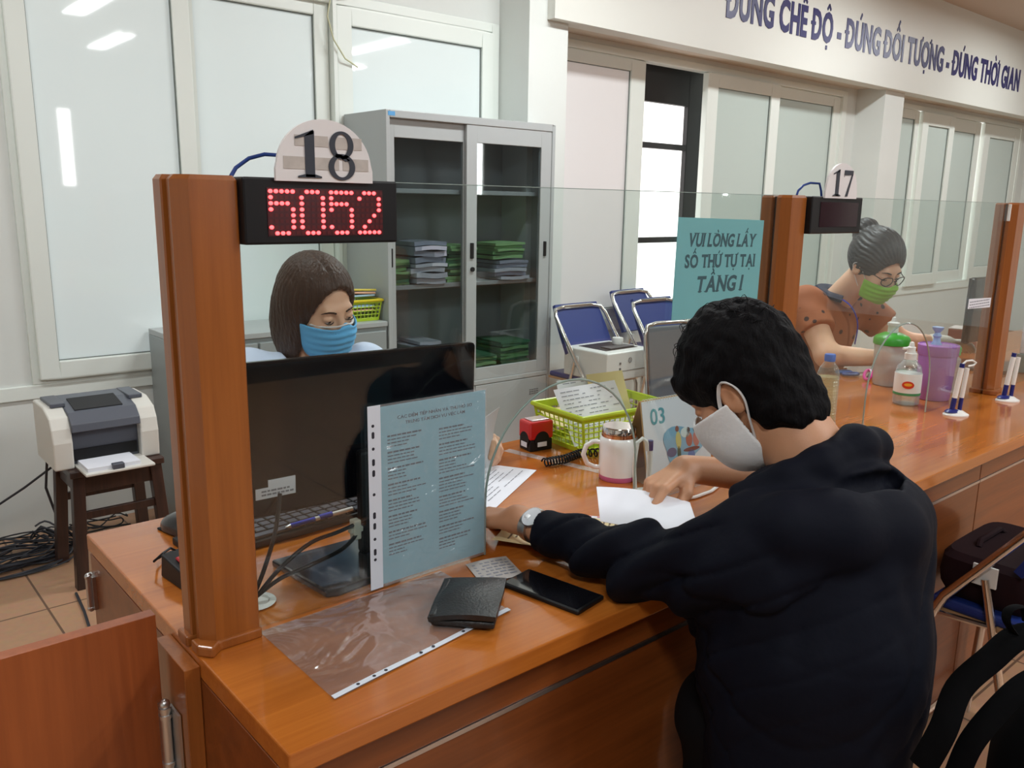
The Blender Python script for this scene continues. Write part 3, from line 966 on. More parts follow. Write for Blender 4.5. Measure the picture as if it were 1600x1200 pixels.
for r_ in range(2):
    l2 = MB()
    xx = -0.205
    while xx < -0.155:
        ww = rnd.uniform(0.004, 0.01)
        l2.box(xx, xx + ww, -0.0042, -0.0036, 0.147 + r_ * 0.006, 0.15 + r_ * 0.006)
        xx += ww + 0.002
    l2.build('text_line', INK_GREY, so, smooth=False, M=Mm)
MB().box(-0.055, -0.041, -0.045, -0.028, 0.05, 0.085).box(-0.06, -0.036, -0.043, -0.03, 0.062, 0.072).build('cable_plug', mat('cream_plastic', srgb(206, 202, 186), 0.4), mo, bevel=0.002)
cb = MB()
for pts in ([(-0.245, -0.06, 0.012), (-0.22, -0.05, 0.05), (-0.19, -0.03, 0.10), (-0.17, -0.008, 0.15)],
            [(-0.24, -0.063, 0.012), (-0.2, -0.06, 0.045), (-0.14, -0.05, 0.07), (-0.08, -0.045, 0.075), (0.0, -0.03, 0.085), (0.03, -0.02, 0.11)],
            [(-0.24, -0.06, 0.01), (-0.2, -0.06, 0.028), (-0.15, -0.06, 0.036), (-0.08, -0.05, 0.045), (-0.03, -0.035, 0.07)]):
    P = [Vector(p) for p in pts]
    sm = []
    for i in range(len(P) - 1):
        p0, p1, p2, p3 = P[max(i - 1, 0)], P[i], P[i + 1], P[min(i + 2, len(P) - 1)]
        for k in range(6):
            t = k / 6
            sm.append(0.5 * ((2 * p1) + (p2 - p0) * t + (2 * p0 - 5 * p1 + 4 * p2 - p3) * t * t + (3 * p1 - p0 - 3 * p2 + p3) * t ** 3))
    sm.append(P[-1])
    o = MB().tube(sm, 0.0035, 8).build('cable', BLACK_PL, mo)

# keyboard behind the monitor
kb = thing('keyboard', 'black keyboard on the desk seen below the monitor', 'keyboard', (0.68, 1.455, ZT), R(4))
MB().box(-0.2, 0.22, -0.062, 0.062, 0, 0.014).build('case', BLACK_PL, kb, bevel=0.003)
KEY = mat('black_keycap', (0.03, 0.03, 0.035), 0.25, coat=0.3)
for r_ in range(5):
    for c_ in range(18):
        if r_ == 0 and 3 < c_ < 9:
            if c_ == 4:
                MB().box(-0.192 + 4 * 0.0225, -0.192 + 9 * 0.0225 - 0.003, -0.055, -0.037, 0.014, 0.02).build('key', KEY, kb, bevel=0.0015, seg=1)
            continue
        x, y = -0.192 + c_ * 0.0225, -0.055 + r_ * 0.0225
        MB().box(x, x + 0.0195, y, y + 0.019, 0.014, 0.02).build('key', KEY, kb, bevel=0.0015, seg=1)

# pen resting on the keyboard
pe = thing('ballpoint_pen', 'blue and white ballpoint pen resting on the keyboard', 'pen', (0.72, 1.40, ZT + 0.0245), R(4))
PBLUE = mat('blue_plastic', srgb(36, 62, 190), 0.3)
MB().tube([(-0.062, 0, 0), (-0.01, 0, 0)], 0.0046, 10).build('grip', PBLUE, pe)
MB().tube([(-0.01, 0, 0), (0.075, 0, 0)], 0.0043, 10).build('barrel', WHITE_PL, pe)
MB().tube([(-0.072, 0, 0), (-0.062, 0, 0)], [0.001, 0.0042], 10).build('tip', SILVER, pe)
MB().tube([(0.0, 0, 0.001), (0.028, 0, 0.001)], 0.0052, 10).build('band', PBLUE, pe)

# mouse
ms = thing('computer_mouse', 'black computer mouse on the desk left of the near pillar', 'mouse', (0.517, 1.548, ZT), R(15))
def mouse_mb():
    m = MB()
    n, L = 16, 9
    vs, fs = [], []
    for i in range(L):
        t = i / (L - 1)
        y = -0.058 + 0.116 * t
        w = 0.031 * (1 - abs(2 * t - 1) ** 3.2 * 0.75) ** 0.6
        h = 0.037 * (1 - (abs(t - 0.42) / 0.6) ** 2.2 * 0.72)
        for k in range(n):
            th = PI * k / (n - 1)
            vs.append((w * math.cos(th), y, 0.004 + h * math.sin(th) ** 0.75))
    for i in range(L - 1):
        for k in range(n - 1):
            fs.append((i * n + k, i * n + k + 1, (i + 1) * n + k + 1, (i + 1) * n + k))
        fs.append((i * n + n - 1, i * n, (i + 1) * n, (i + 1) * n + n - 1))
    fs.append(tuple(range(n)))
    fs.append(tuple(range((L - 1) * n, L * n))[::-1])
    return m.add(vs, fs)
mouse_mb().build('shell', mat('mouse_shell', (0.02, 0.021, 0.024), 0.25, coat=0.3), ms)
MB().box(-0.027, 0.027, -0.052, 0.052, 0, 0.005).build('underside', BLACK_PL, ms, bevel=0.004)
MB().tube([(-0.0035, -0.028, 0.034), (0.0035, -0.028, 0.034)], 0.009, 14).build('scroll_wheel', mat('grey_rubber', (0.12, 0.12, 0.13), 0.5), ms)
Mms = (Matrix.Translation((0.517, 1.548, ZT)) @ Matrix.Rotation(R(15), 4, 'Z')).inverted()
MB().tube([(0.53, 1.497, ZT + 0.012), (0.50, 1.46, ZT + 0.006), (0.455, 1.455, ZT + 0.006), (0.425, 1.43, ZT + 0.010), (0.412, 1.40, ZT + 0.02), (0.425, 1.395, ZT + 0.032), (0.445, 1.415, ZT + 0.03), (0.465, 1.425, ZT + 0.012), (0.51, 1.42, ZT + 0.004), (0.55, 1.47, ZT + 0.004)], 0.0022, 7).build('cable', BLACK_PL, ms, M=Mms)

# keypad
kp = thing('keypad', 'black keypad device with red keys, half hidden behind the near pillar', 'keypad', (0.464, 1.308, ZT), R(6))
kv = MB().add([(-0.042, -0.075, 0), (0.042, -0.075, 0), (0.042, 0.075, 0), (-0.042, 0.075, 0), (-0.04, -0.073, 0.02), (0.04, -0.073, 0.02), (0.04, 0.073, 0.04), (-0.04, 0.073, 0.04)],
              [(0, 3, 2, 1), (4, 5, 6, 7), (0, 1, 5, 4), (1, 2, 6, 5), (2, 3, 7, 6), (3, 0, 4, 7)])
kv.build('case', BLACK_PL, kp, bevel=0.003)
KRED = mat('red_key', srgb(170, 44, 50), 0.4)
Mk = Matrix.Translation((0, 0, 0.0305)) @ Matrix.Rotation(math.atan(0.02 / 0.146), 4, 'X')
for r_ in range(5):
    for c_ in range(3):
        MB().box(-0.03 + c_ * 0.022, -0.014 + c_ * 0.022, -0.06 + r_ * 0.022, -0.045 + r_ * 0.022, 0, 0.005).build('key', KRED if r_ > 2 else BLACK_PL, kp, bevel=0.0015, seg=1, M=Mk)

# ------------------------------------------------------------ the clerk's side, right of the notice
sp = thing('self_inking_stamp', 'red and black self-inking stamp beside the lime basket', 'stamp', (1.425, 1.56, ZT), R(-8))
SRED = mat('red_plastic', srgb(196, 26, 30), 0.28, coat=0.3)
MB().box(-0.034, 0.034, -0.026, 0.026, 0, 0.03).build('base', BLACK_PL, sp, bevel=0.003)
MB().box(-0.036, 0.036, -0.028, 0.028, 0.03, 0.078).build('cap', SRED, sp, bevel=0.006, seg=3)
MB().tube([(-0.0365, 0, 0.03), (-0.0345, 0, 0.03)], 0.02, 24).tube([(0, -0.0285, 0.03), (0, -0.0265, 0.03)], 0.022, 24).build('window_arch', BLACK_PL, sp)
MB().box(-0.026, 0.026, -0.02, 0.018, 0.078, 0.0815).build('index_plate', mat('clear_grey_window', srgb(206, 190, 192), 0.15, coat=0.5), sp, bevel=0.0015)
MB().box(-0.014, 0.014, -0.0295, -0.0285, 0.012, 0.024).box(-0.0375, -0.0362, -0.013, 0.013, 0.01, 0.023).build('label', PAPER, sp, smooth=False)

# lime basket with papers
LIME = mat('lime_plastic', srgb(184, 208, 42), 0.35, sss=0.0)
def basket(name, label, loc, rz, L, Wd, H, col, nx, nz):
    t = thing(name, label, 'basket', loc, rz)
    tp = 0.88
    wall = MB()
    def panel(p0, p1, q0, q1, n):
        """bars between bottom edge p0-p1 and top edge q0-q1"""
        p0, p1, q0, q1 = map(Vector, (p0, p1, q0, q1))
        for i in range(n + 1):
            a, b = p0.lerp(p1, i / n), q0.lerp(q1, i / n)
            a2, b2 = a.lerp(b, 0.12), a.lerp(b, 0.86)
            wall.tube([a2, b2], 0.0022, 4)
        for j in range(nz + 1):
            f = 0.12 + 0.74 * j / nz
            wall.tube([p0.lerp(q0, f), p1.lerp(q1, f)], 0.0021, 4)
        for f0, f1 in ((0.0, 0.13), (0.85, 1.0)):
            a, b, c, d = p0.lerp(q0, f0), p1.lerp(q1, f0), p1.lerp(q1, f1), p0.lerp(q0, f1)
            nn = (b - a).cross(d - a).normalized() * 0.0012
            wall.add([a - nn, b - nn, c - nn, d - nn, a + nn, b + nn, c + nn, d + nn],
                     [(0, 3, 2, 1), (4, 5, 6, 7), (0, 1, 5, 4), (1, 2, 6, 5), (2, 3, 7, 6), (3, 0, 4, 7)])
    l, w = L / 2, Wd / 2
    bt = [(-l * tp, -w * tp, 0.002), (l * tp, -w * tp, 0.002), (l * tp, w * tp, 0.002), (-l * tp, w * tp, 0.002)]
    tpv = [(-l, -w, H), (l, -w, H), (l, w, H), (-l, w, H)]
    for k in range(4):
        k2 = (k + 1) % 4
        panel(bt[k], bt[k2], tpv[k], tpv[k2], nx if k % 2 == 0 else int(nx * Wd / L))
        wall.tube([bt[k], tpv[k]], 0.004, 6)
    wall.build('lattice_wall', col, t, smooth=False)
    MB().box(-l * tp, l * tp, -w * tp, w * tp, 0, 0.004).build('bottom', col, t, smooth=False)
    rim = MB()
    rim.tube([(-l - .004, -w - .004, H), (l + .004, -w - .004, H), (l + .004, w + .004, H), (-l - .004, w + .004, H)], 0.0065, 8, closed=True)
    rim.build('rim', col, t)
    return t
bk = basket('plastic_basket', 'lime green lattice plastic basket holding forms behind the arched hatch', (1.625, 1.515, ZT), R(-5), 0.31, 0.2, 0.1, LIME, 17, 5)
def doc(name, label, group, center, xdir, ydir, w, h, m, lines=0, dens=1.0, bend=0.0, seed=1, cat='document', thick=0.0006):
    t = thing(name, label, cat, center, 0, group)
    X, Y = Vector(xdir).normalized(), Vector(ydir)
    Y = (Y - X * Y.dot(X)).normalized()
    N = X.cross(Y)
    def f(u, v):
        return X * (u - .5) * w + Y * (v - .5) * h + N * (bend * (1 - (2 * v - 1) ** 2))
    MB().sheet(f, 6, 10, thick).build('paper', m, t)
    if lines:
        r_ = random.Random(seed)
        l_ = MB()
        for i in range(lines):
            v = 0.92 - 0.84 * i / lines
            u = 0.08
            end = r_.uniform(0.5, 0.93)
            while u < end:
                uw = r_.uniform(0.03, 0.1)
                if r_.random() < dens:
                    a, b_ = f(u, v) + N * 0.0007, f(min(u + uw, 0.94), v) + N * 0.0007
                    d = Y * 0.0022
                    l_.add([a, b_, b_ + d, a + d, a + N * .0002, b_ + N * .0002, b_ + d + N * .0002, a + d + N * .0002],
                           [(0, 3, 2, 1), (4, 5, 6, 7), (0, 1, 5, 4), (1, 2, 6, 5), (2, 3, 7, 6), (3, 0, 4, 7)])
                u += uw + 0.015
        l_.build('text_lines', INK_GREY, t, smooth=False)
    return t
YELP = mat('cream_folder', srgb(226, 208, 150), 0.6)
doc('document', 'white printed form standing in the lime basket', 'forms in the lime basket', (1.58, 1.50, ZT + 0.085), (1, -0.10, 0.02), (0.05, 0.55, 0.8), 0.21, 0.16, PAPER, 12, 0.85, seed=5)
doc('document', 'cream folder leaning behind the white form in the lime basket', 'forms in the lime basket', (1.70, 1.558, ZT + 0.095), (1, -0.12, 0.0), (0.05, 0.4, 0.9), 0.13, 0.15, YELP, 0)
doc('document', 'lower white sheet at the back of the lime basket', 'forms in the lime basket', (1.655, 1.575, ZT + 0.085), (1, -0.08, 0.0), (0.0, 0.3, 0.95), 0.24, 0.15, PAPER, 8, 0.7, seed=8)
doc('document', 'cream sheet lying flat in the left of the lime basket', 'forms in the lime basket', (1.535, 1.575, ZT + 0.066), (1, -0.1, 0.0), (0, 1, 0.35), 0.1, 0.09, YELP, 0)

# mug with a metal lid
mg = thing('mug', 'white lidded mug with a pink foot beside the calendar', 'mug', (1.412, 1.262, ZT))
mg.scale = (1.1, 1.1, 1.02)
CER = mat('white_ceramic', srgb(244, 243, 242), 0.15, coat=0.5)
MB().lathe([(0.0, 0.0), (0.037, 0.0), (0.039, 0.003), (0.0395, 0.012)], 32).build('foot', mat('pink_foot', srgb(206, 110, 160), 0.4), mg)
MB().lathe([(0.0395, 0.012), (0.0405, 0.03), (0.041, 0.08), (0.0405, 0.094), (0.037, 0.1), (0.033, 0.102)], 32).build('cup', CER, mg)
MB().lathe([(0.034, 0.1), (0.034, 0.108), (0.036, 0.109), (0.036, 0.121), (0.034, 0.124), (0.0, 0.124)], 32).build('lid', mat('polished_lid', (0.7, 0.66, 0.62), 0.12, metal=1.0), mg)
MB().lathe([(0.0345, 0.098), (0.0365, 0.1), (0.0365, 0.107), (0.0345, 0.1085)], 32).build('lid_ring', mat('copper_ring', (0.75, 0.36, 0.2), 0.2, metal=1.0), mg)
MB().tube([(-0.028, 0.024, 0.084), (-0.040, 0.034, 0.086), (-0.052, 0.044, 0.076), (-0.056, 0.048, 0.055), (-0.05, 0.042, 0.034), (-0.038, 0.032, 0.026), (-0.028, 0.024, 0.026)], 0.0055, 10).build('handle', CER, mg)

# coiled cord and telephone
tel = thing('desk_telephone', 'black desk telephone mostly hidden behind the seated man and the calendar', 'telephone', (1.91, 1.34, ZT), R(10))
MB().add([(-0.09, -0.1, 0), (0.09, -0.1, 0), (0.09, 0.1, 0), (-0.09, 0.1, 0), (-0.088, -0.098, 0.03), (0.088, -0.098, 0.03), (0.088, 0.098, 0.075), (-0.088, 0.098, 0.075)],
         [(0, 3, 2, 1), (4, 5, 6, 7), (0, 1, 5, 4), (1, 2, 6, 5), (2, 3, 7, 6), (3, 0, 4, 7)]).build('base', BLACK_PL, tel, bevel=0.006)
MB().tube([(-0.06, -0.09, 0.062), (-0.06, -0.05, 0.07), (-0.06, 0.05, 0.094), (-0.06, 0.1, 0.098)], [0.024, 0.016, 0.016, 0.024], 10).build('handset', BLACK_PL, tel)
cp = []
ctrl = [Vector(p) for p in ((-0.555, 0.185, 0.0125), (-0.50, 0.165, 0.0125), (-0.43, 0.165, 0.0125), (-0.36, 0.10, 0.0125), (-0.25, 0.06, 0.0125), (-0.1, 0.0, 0.02))]
N_ = 420
for i in range(N_):
    t = i / (N_ - 1) * (len(ctrl) - 1)
    k = min(int(t), len(ctrl) - 2)
    c = ctrl[k].lerp(ctrl[k + 1], t - k)
    th = i * 2 * PI / 12
    cp.append((c.x + 0.002 * math.cos(th), c.y + 0.0095 * math.cos(th), c.z + 0.0095 * math.sin(th)))
MB().tube(cp, 0.0022, 5).build('coiled_cord', BLACK_PL, tel)

# strip of clear tape stuck on the desk
tag(MB().sheet(lambda u, v: (1.352 + 0.064 * u + 0.026 * (v - .5), 1.592 - 0.285 * u + 0.018 * (v - .5) * 0.3, ZT + 0.0007 + 0.0003 * math.sin(30 * u)), 16, 2, 0.0003).build('tape_strip', glassy('milky_tape', (1, .98, .97), 1.2, 0.3, (0.85, 0.72, 0.66), 0.2)),
    'strip of clear tape stuck to the desk in front of the red stamp', 'tape')

# calendar
cl = thing('desk_calendar', 'white tent desk calendar showing month 03 and a cartoon meeting picture', 'calendar', (1.425, 1.183, ZT), R(-4))
KRAFT = mat('kraft_board', srgb(190, 150, 96), 0.7)
MB().sheet(lambda u, v: (0.22 * u, -0.0 + 0.035 * v, 0.002 + 0.186 * v), 4, 4, 0.0016).build('front_board', KRAFT, cl)
MB().sheet(lambda u, v: (0.22 * u, 0.10 - 0.062 * v, 0.002 + 0.186 * v), 4, 4, 0.0016).build('rear_board', KRAFT, cl)
MB().sheet(lambda u, v: (0.22 * u, 0.0 + 0.1 * v, 0.0015), 2, 2, 0.0015).build('base_board', KRAFT, cl)
MB().sheet(lambda u, v: (0.002 + 0.216 * u, -0.0018 + 0.0349 * v, 0.003 + 0.184 * v), 4, 4, 0.0012).build('page', PAPER, cl)
sp_ = MB()
for i in range(24):
    x = 0.012 + i * 0.0085
    sp_.tube([(x + 0.001 * 0, 0.036 + 0.005 * math.cos(a), 0.186 + 0.005 * math.sin(a)) for a in [2 * PI * k / 8 for k in range(8)]], 0.0007, 4, closed=True)
sp_.build('spiral_binding', WHITE_PL, cl)
pg = Vector((0, 0.0345, 0.184)).normalized()
def pgM(x, s_, lift=0.0011):
    o_ = Vector((x, -0.0018, 0.003)) + pg * s_ + Vector((0, -1, 0.19)).normalized() * lift
    return fr(o_, (1, 0, 0), pg)
TEALP = mat('teal_print', srgb(92, 160, 170), 0.6)
text_mesh('month_number', '03', pgM(0.05, 0.132), 0.052, TEALP, cl, bold=0.01, ext=0.0002)
pic = MB()
def blob(cx, cy, rx, ry, n=28, wob_=0.0, ph_=0.0):
    return [(cx + rx * math.cos(t) * (1 + wob_ * math.sin(3 * t + ph_)), cy + ry * math.sin(t) * (1 + wob_ * math.sin(3 * t + ph_))) for t in [2 * PI * k / n for k in range(n)]]
pic.prism(blob(0.125, 0.073, 0.068, 0.046, wob_=0.16, ph_=1.0), 0, 0.0003, pgM(0, 0))
po_ = pic.build('picture', mat('pale_blue_print', srgb(132, 178, 206), 0.6, noise=0.12, nscale=25), cl, smooth=False)
for poly, c in ((blob(0.11, 0.085, 0.009, 0.02), (210, 196, 120)), (blob(0.108, 0.112, 0.006, 0.007), (150, 90, 60)), (blob(0.109, 0.055, 0.006, 0.016), (60, 86, 70)),
                (blob(0.146, 0.082, 0.011, 0.017), (180, 100, 84)), (blob(0.145, 0.104, 0.006, 0.007), (120, 80, 60)), (blob(0.17, 0.08, 0.011, 0.018), (196, 120, 110)),
                (blob(0.168, 0.103, 0.006, 0.007), (110, 70, 60)), (blob(0.152, 0.058, 0.028, 0.005), (120, 60, 60)), (blob(0.085, 0.06, 0.016, 0.011), (96, 92, 128)),
                (blob(0.15, 0.045, 0.012, 0.012), (90, 120, 180)), (blob(0.135, 0.1, 0.016, 0.012), (220, 230, 228))):
    MB().prism(poly, 0.0003, 0.0006, pgM(0, 0)).build('figure_print', mat('print_colour', srgb(*c), 0.6), po_, smooth=False)
l2 = MB()
for i in range(9):
    l2.box(0.03 + i * 0.018, 0.04 + i * 0.018, 0.012, 0.018, 0, 0.0003, pgM(0, 0))
l2.build('date_row', INK_GREY, cl, smooth=False)

# pen stands: a suction foot carrying a white pen
NAVY = mat('navy_plastic', srgb(30, 38, 110), 0.3)
def pen_stand(loc, rz, label, loop=True):
    t = thing('pen_stand', label, 'pen stand', loc, rz, 'desk pens on stands')
    MB().lathe([(0.0, 0.0), (0.034, 0.0), (0.034, 0.004), (0.026, 0.009), (0.018, 0.015), (0.0, 0.018)], 24, sx=1.15, sy=0.8).build('foot', WHITE_PL, t)
    MB().lathe([(0.02, 0.008), (0.024, 0.011), (0.017, 0.017), (0.0, 0.022)], 20, c=(-0.012, 0, 0), sy=0.8).build('foot_cap', NAVY, t)
    MB().tube([(-0.014, 0, 0.015), (-0.010, 0, 0.055)], 0.0075, 12).build('socket', NAVY, t)
    MB().tube([(-0.010, 0, 0.055), (0.0, 0, 0.15)], 0.0078, 12).build('pen_barrel', WHITE_PL, t)
    MB().tube([(0.0, 0, 0.15), (0.001, 0, 0.163)], 0.0072, 12).build('pen_end', NAVY, t)
    MB().tube([(0.012, 0.004, 0.015), (0.014, 0.004, 0.055)], 0.0062, 12).build('second_socket', NAVY, t)
    MB().tube([(0.014, 0.004, 0.055), (0.02, 0.004, 0.148)], 0.0066, 12).build('second_barrel', WHITE_PL, t)
    if loop:
        MB().tube([(0.001, 0, 0.16), (0.012, 0, 0.171), (0.03, 0, 0.173), (0.042, 0, 0.166), (0.036, 0, 0.158), (0.02, 0, 0.155)], 0.0032, 7).build('cord_loop', WHITE_PL, t)
    return t
pen_stand((2.708, 1.035, ZT), R(-40), 'white and navy desk pen on a stand beside the purple bin')
pen_stand((3.062, 1.013, ZT), R(-40), 'white and navy desk pen on a stand before the far right pillar', False)
q = thing('pen_stand', 'white desk pen in a looped holder before the 03 calendar', 'pen stand', (1.372, 1.149, ZT), R(-20), 'desk pens on stands')
MB().lathe([(0.0, 0.0), (0.03, 0.0), (0.03, 0.004), (0.014, 0.012), (0.0, 0.014)], 24).build('foot', WHITE_PL, q)
MB().tube([(0.012, 0, 0.01), (0.012, 0, 0.10)], 0.006, 10).build('pen_barrel', WHITE_PL, q)
MB().tube([(0.012, 0, 0.10), (0.012, 0, 0.122)], 0.0064, 10).build('pen_end', NAVY, q)
MB().tube([(-0.02, 0, 0.01), (-0.026, 0, 0.07), (-0.02, 0, 0.12), (-0.008, 0, 0.128), (0.002, 0, 0.12), (0.006, 0, 0.1)], 0.0045, 8).build('cord_loop', WHITE_PL, q)
tag(MB().tube([(1.33, 1.09, ZT + 0.004), (1.38, 1.075, ZT + 0.004), (1.44, 1.06, ZT + 0.004), (1.50, 1.062, ZT + 0.004), (1.56, 1.08, ZT + 0.004)], 0.0038, 7).build('cable', WHITE_PL), 'short white cord lying on the counter under the right hand of the seated man', 'cable')

# loose papers
doc('document', 'white printed sheet lying on the desk beyond the hatch, beside the tape strip', None, (1.12, 1.43, ZT + 0.0012), (0.87, 0.5, 0), (-0.5, 0.87, 0), 0.3, 0.2, PAPER, 14, 0.8, seed=9)
CREAM = mat('cream_certificate', srgb(238, 222, 172), 0.6, noise=0.03, nscale=12)
ce = thing('certificate', 'cream certificate with a red patterned border curling on the counter under the man\'s hands', 'certificate', (1.09, 1.25, ZT))
e1, e2 = Vector((0.6, -0.8, 0)), Vector((-0.8, -0.6, 0))
def cf(u, v, lift=0.0):
    p = e1 * 0.29 * u + e2 * 0.21 * v
    return p + Vector((0, 0, 0.0012 + lift + 0.022 * max(0, v - 0.55) ** 2 * 4 * (1 - u) + 0.004 * math.sin(PI * v)))
MB().sheet(lambda u, v: cf(u, v), 20, 20, 0.0006).build('paper', CREAM, ce)
MB().sheet(lambda u, v: cf(u, 0.06 * v, 0.0007), 20, 2, 0.0003).build('white_border', PAPER, ce)
bd = MB()
for i in range(14):
    bd.sheet(lambda u, v: cf((i + 0.2 + 0.45 * u) / 14, 0.018 + 0.02 * v, 0.0014), 2, 1, 0.0003)
bd.build('red_ornament', mat('red_print', srgb(206, 60, 60), 0.6), ce, smooth=False)
tl = MB()
rr = random.Random(4)
for i in range(22):
    u = 0.08 + i * 0.04
    v = 0.16
    while v < rr.uniform(0.6, 0.9):
        vw = rr.uniform(0.03, 0.1)
        tl.sheet(lambda a, b_: cf(u + 0.012 * a, v + vw * b_, 0.0009), 1, 2, 0.0002)
        v += vw + 0.015
tl.build('text_lines', mat('brown_print', srgb(120, 104, 80), 0.7), ce, smooth=False)
# ============================================================ behind the counter
# tall steel cabinet with sliding glass doors
X0, X1, Y0, Y1, HC = 2.195, 3.275, 3.48, 3.868, 1.83
ca = thing('steel_cabinet', 'tall grey steel cabinet with sliding glass doors against the back wall', 'cabinet', (X0, Y0, 0))
Wc, Dc = X1 - X0, Y1 - Y0
c = MB()
c.box(0, 0.022, 0, Dc, 0, HC).box(Wc - 0.022, Wc, 0, Dc, 0, HC).box(0.022, Wc - 0.022, Dc - 0.015, Dc, 0, HC)
c.box(0.022, Wc - 0.022, 0, Dc - 0.015, HC - 0.035, HC).box(0.022, Wc - 0.022, 0.0, Dc - 0.015, 0, 0.06).box(0.022, Wc - 0.022, 0.0, Dc - 0.015, 0.455, 0.48)
c.build('carcass', STEEL_GREY, ca, bevel=0.003)
for z in (0.515, 1.005, 1.475):
    MB().box(0.024, Wc - 0.024, 0.06, Dc - 0.016, z - 0.022, z).build('shelf', STEEL_GREY, ca, bevel=0.002)
CGL = glassy('cabinet_glass', (0.80, 0.83, 0.84), 1.0, 0.0)
BLK = BLACK_PL
def sdoor(x0, x1, y, sl, sr, nm):
    m = MB()
    zb, zt = 0.482, HC - 0.036
    m.box(x0, x0 + sl, y, y + 0.018, zb, zt).box(x1 - sr, x1, y, y + 0.018, zb, zt).box(x0 + sl, x1 - sr, y, y + 0.018, zb, zb + 0.065).box(x0 + sl, x1 - sr, y, y + 0.018, zt - 0.085, zt)
    d = m.build('sliding_door', STEEL_GREY, ca, bevel=0.002)
    MB().box(x0 + sl, x1 - sr, y + 0.007, y + 0.011, zb + 0.065, zt - 0.085).build('pane', CGL, d, smooth=False)
    return d
dl_ = sdoor(0.024, 0.50, 0.026, 0.036, 0.03, 'l')
dr_ = sdoor(0.475, Wc - 0.024, 0.004, 0.066, 0.075, 'r')
MB().box(0.028, 0.044, 0.022, 0.03, 1.10, 1.19).build('handle', BLK, dl_, bevel=0.002)
MB().box(0.499, 0.519, -0.004, 0.006, 1.13, 1.21).build('handle', BLK, dr_, bevel=0.002)
MB().box(Wc - 0.07, Wc - 0.052, -0.004, 0.006, 1.13, 1.21).build('handle', BLK, dr_, bevel=0.002)
MB().tube([(0.512, -0.006, 1.075), (0.512, 0.006, 1.075)], 0.012, 12).build('lock', BLK, dr_)
for a, b in ((0.024, 0.536), (0.54, Wc - 0.024)):
    d = MB().box(a, b, 0.002, 0.02, 0.062, 0.452).build('lower_door', STEEL_GREY, ca, bevel=0.003)
    v = MB()
    for k in range(4):
        v.box(b - 0.13 + k * 0.018, b - 0.118 + k * 0.018, 0.0, 0.0025, 0.355, 0.359).box(b - 0.13 + k * 0.018, b - 0.118 + k * 0.018, 0.0, 0.0025, 0.367, 0.371).box(b - 0.13 + k * 0.018, b - 0.118 + k * 0.018, 0.0, 0.0025, 0.379, 0.383)
    v.build('vent', STEEL_DARK, d, smooth=False)
MB().box(0.012, 0.05, -0.0012, 0.0005, HC - 0.027, HC - 0.008).build('maker_plate', mat('light_blue_tag', srgb(90, 160, 214), 0.5), ca, smooth=False)

# folders stacked on the shelves
GREENF = [mat('green_folder', srgb(112, 164, 104), 0.6, noise=0.06, nscale=20), mat('light_green_folder', srgb(150, 196, 132), 0.6, noise=0.06, nscale=20), mat('dark_green_folder', srgb(70, 120, 84), 0.6)]
WPLAST = [mat('plastic_wrapped_paper', srgb(206, 208, 218), 0.2, coat=0.5, noise=0.1, nscale=25), mat('grey_bundle', srgb(166, 170, 186), 0.25, coat=0.4, noise=0.15, nscale=25)]
sr = random.Random(21)
def stack(nm, label, group, x, y, z, w, d, n, h, mats, jit=0.012):
    for i in range(n):
        hh = h * sr.uniform(0.7, 1.2)
        t = MB()
        ph = sr.uniform(0, 6)
        dx, dy = sr.uniform(-jit, jit), sr.uniform(-jit, jit)
        ww, dd = w * sr.uniform(0.9, 1.0), d
        def f(u, v, hh=hh, ph=ph):
            return (-ww / 2 + ww * u + 0.003 * math.sin(7 * v + ph), -dd / 2 + dd * v, hh / 2 + 0.15 * hh * math.sin(5 * u + ph))
        t.sheet(f, 6, 3, hh * 0.86)
        o = t.build(nm, mats[sr.randrange(len(mats))], None)
        o.location = (x + dx, y + dy, z)
        o.rotation_euler = (0, 0, sr.uniform(-0.08, 0.08))
        tag(o, label, 'folder', group)
        z += hh
shy = 3.68
stack('paper_folder', 'green folder in the stack at the left end of the upper cabinet shelf', 'green folders, upper shelf left', 2.30, shy, 1.005, 0.14, 0.24, 9, 0.016, GREENF)
stack('paper_bundle', 'plastic wrapped white paper bundle in the tall pile on the upper cabinet shelf', 'white bundles, upper shelf left', 2.475, shy - 0.04, 1.005, 0.2, 0.24, 8, 0.027, WPLAST)
stack('paper_folder', 'green folder in the stack behind the middle door stile, upper shelf', 'green folders, upper shelf middle', 2.70, shy, 1.005, 0.19, 0.24, 12, 0.016, GREENF)
stack('paper_bundle', 'white paper bundle under the green folders at the right of the upper cabinet shelf', 'white bundles, upper shelf right', 3.02, shy - 0.03, 1.005, 0.23, 0.24, 5, 0.022, WPLAST)
stack('paper_folder', 'green folder topping the white bundles at the right of the upper shelf', 'green folders, upper shelf right', 3.0, shy - 0.03, 1.118, 0.21, 0.24, 5, 0.018, GREENF[:2])
stack('paper_folder', 'green folder in the stack at the left end of the lower cabinet shelf', 'green folders, lower shelf left', 2.31, shy, 0.515, 0.15, 0.24, 7, 0.018, GREENF)
stack('paper_bundle', 'white sheaf of papers in the leaning pile on the lower cabinet shelf', 'white sheaves, lower shelf', 2.47, shy - 0.03, 0.515, 0.13, 0.22, 11, 0.018, WPLAST, 0.02)
stack('paper_folder', 'green folder in the low stack left of the middle stile, lower shelf', 'green folders, lower shelf middle', 2.65, shy, 0.515, 0.16, 0.24, 6, 0.016, GREENF)
stack('paper_folder', 'green folder in the low stack right of the middle stile, lower shelf', 'green folders, lower shelf centre right', 2.84, shy - 0.03, 0.515, 0.15, 0.24, 6, 0.015, GREENF[1:])
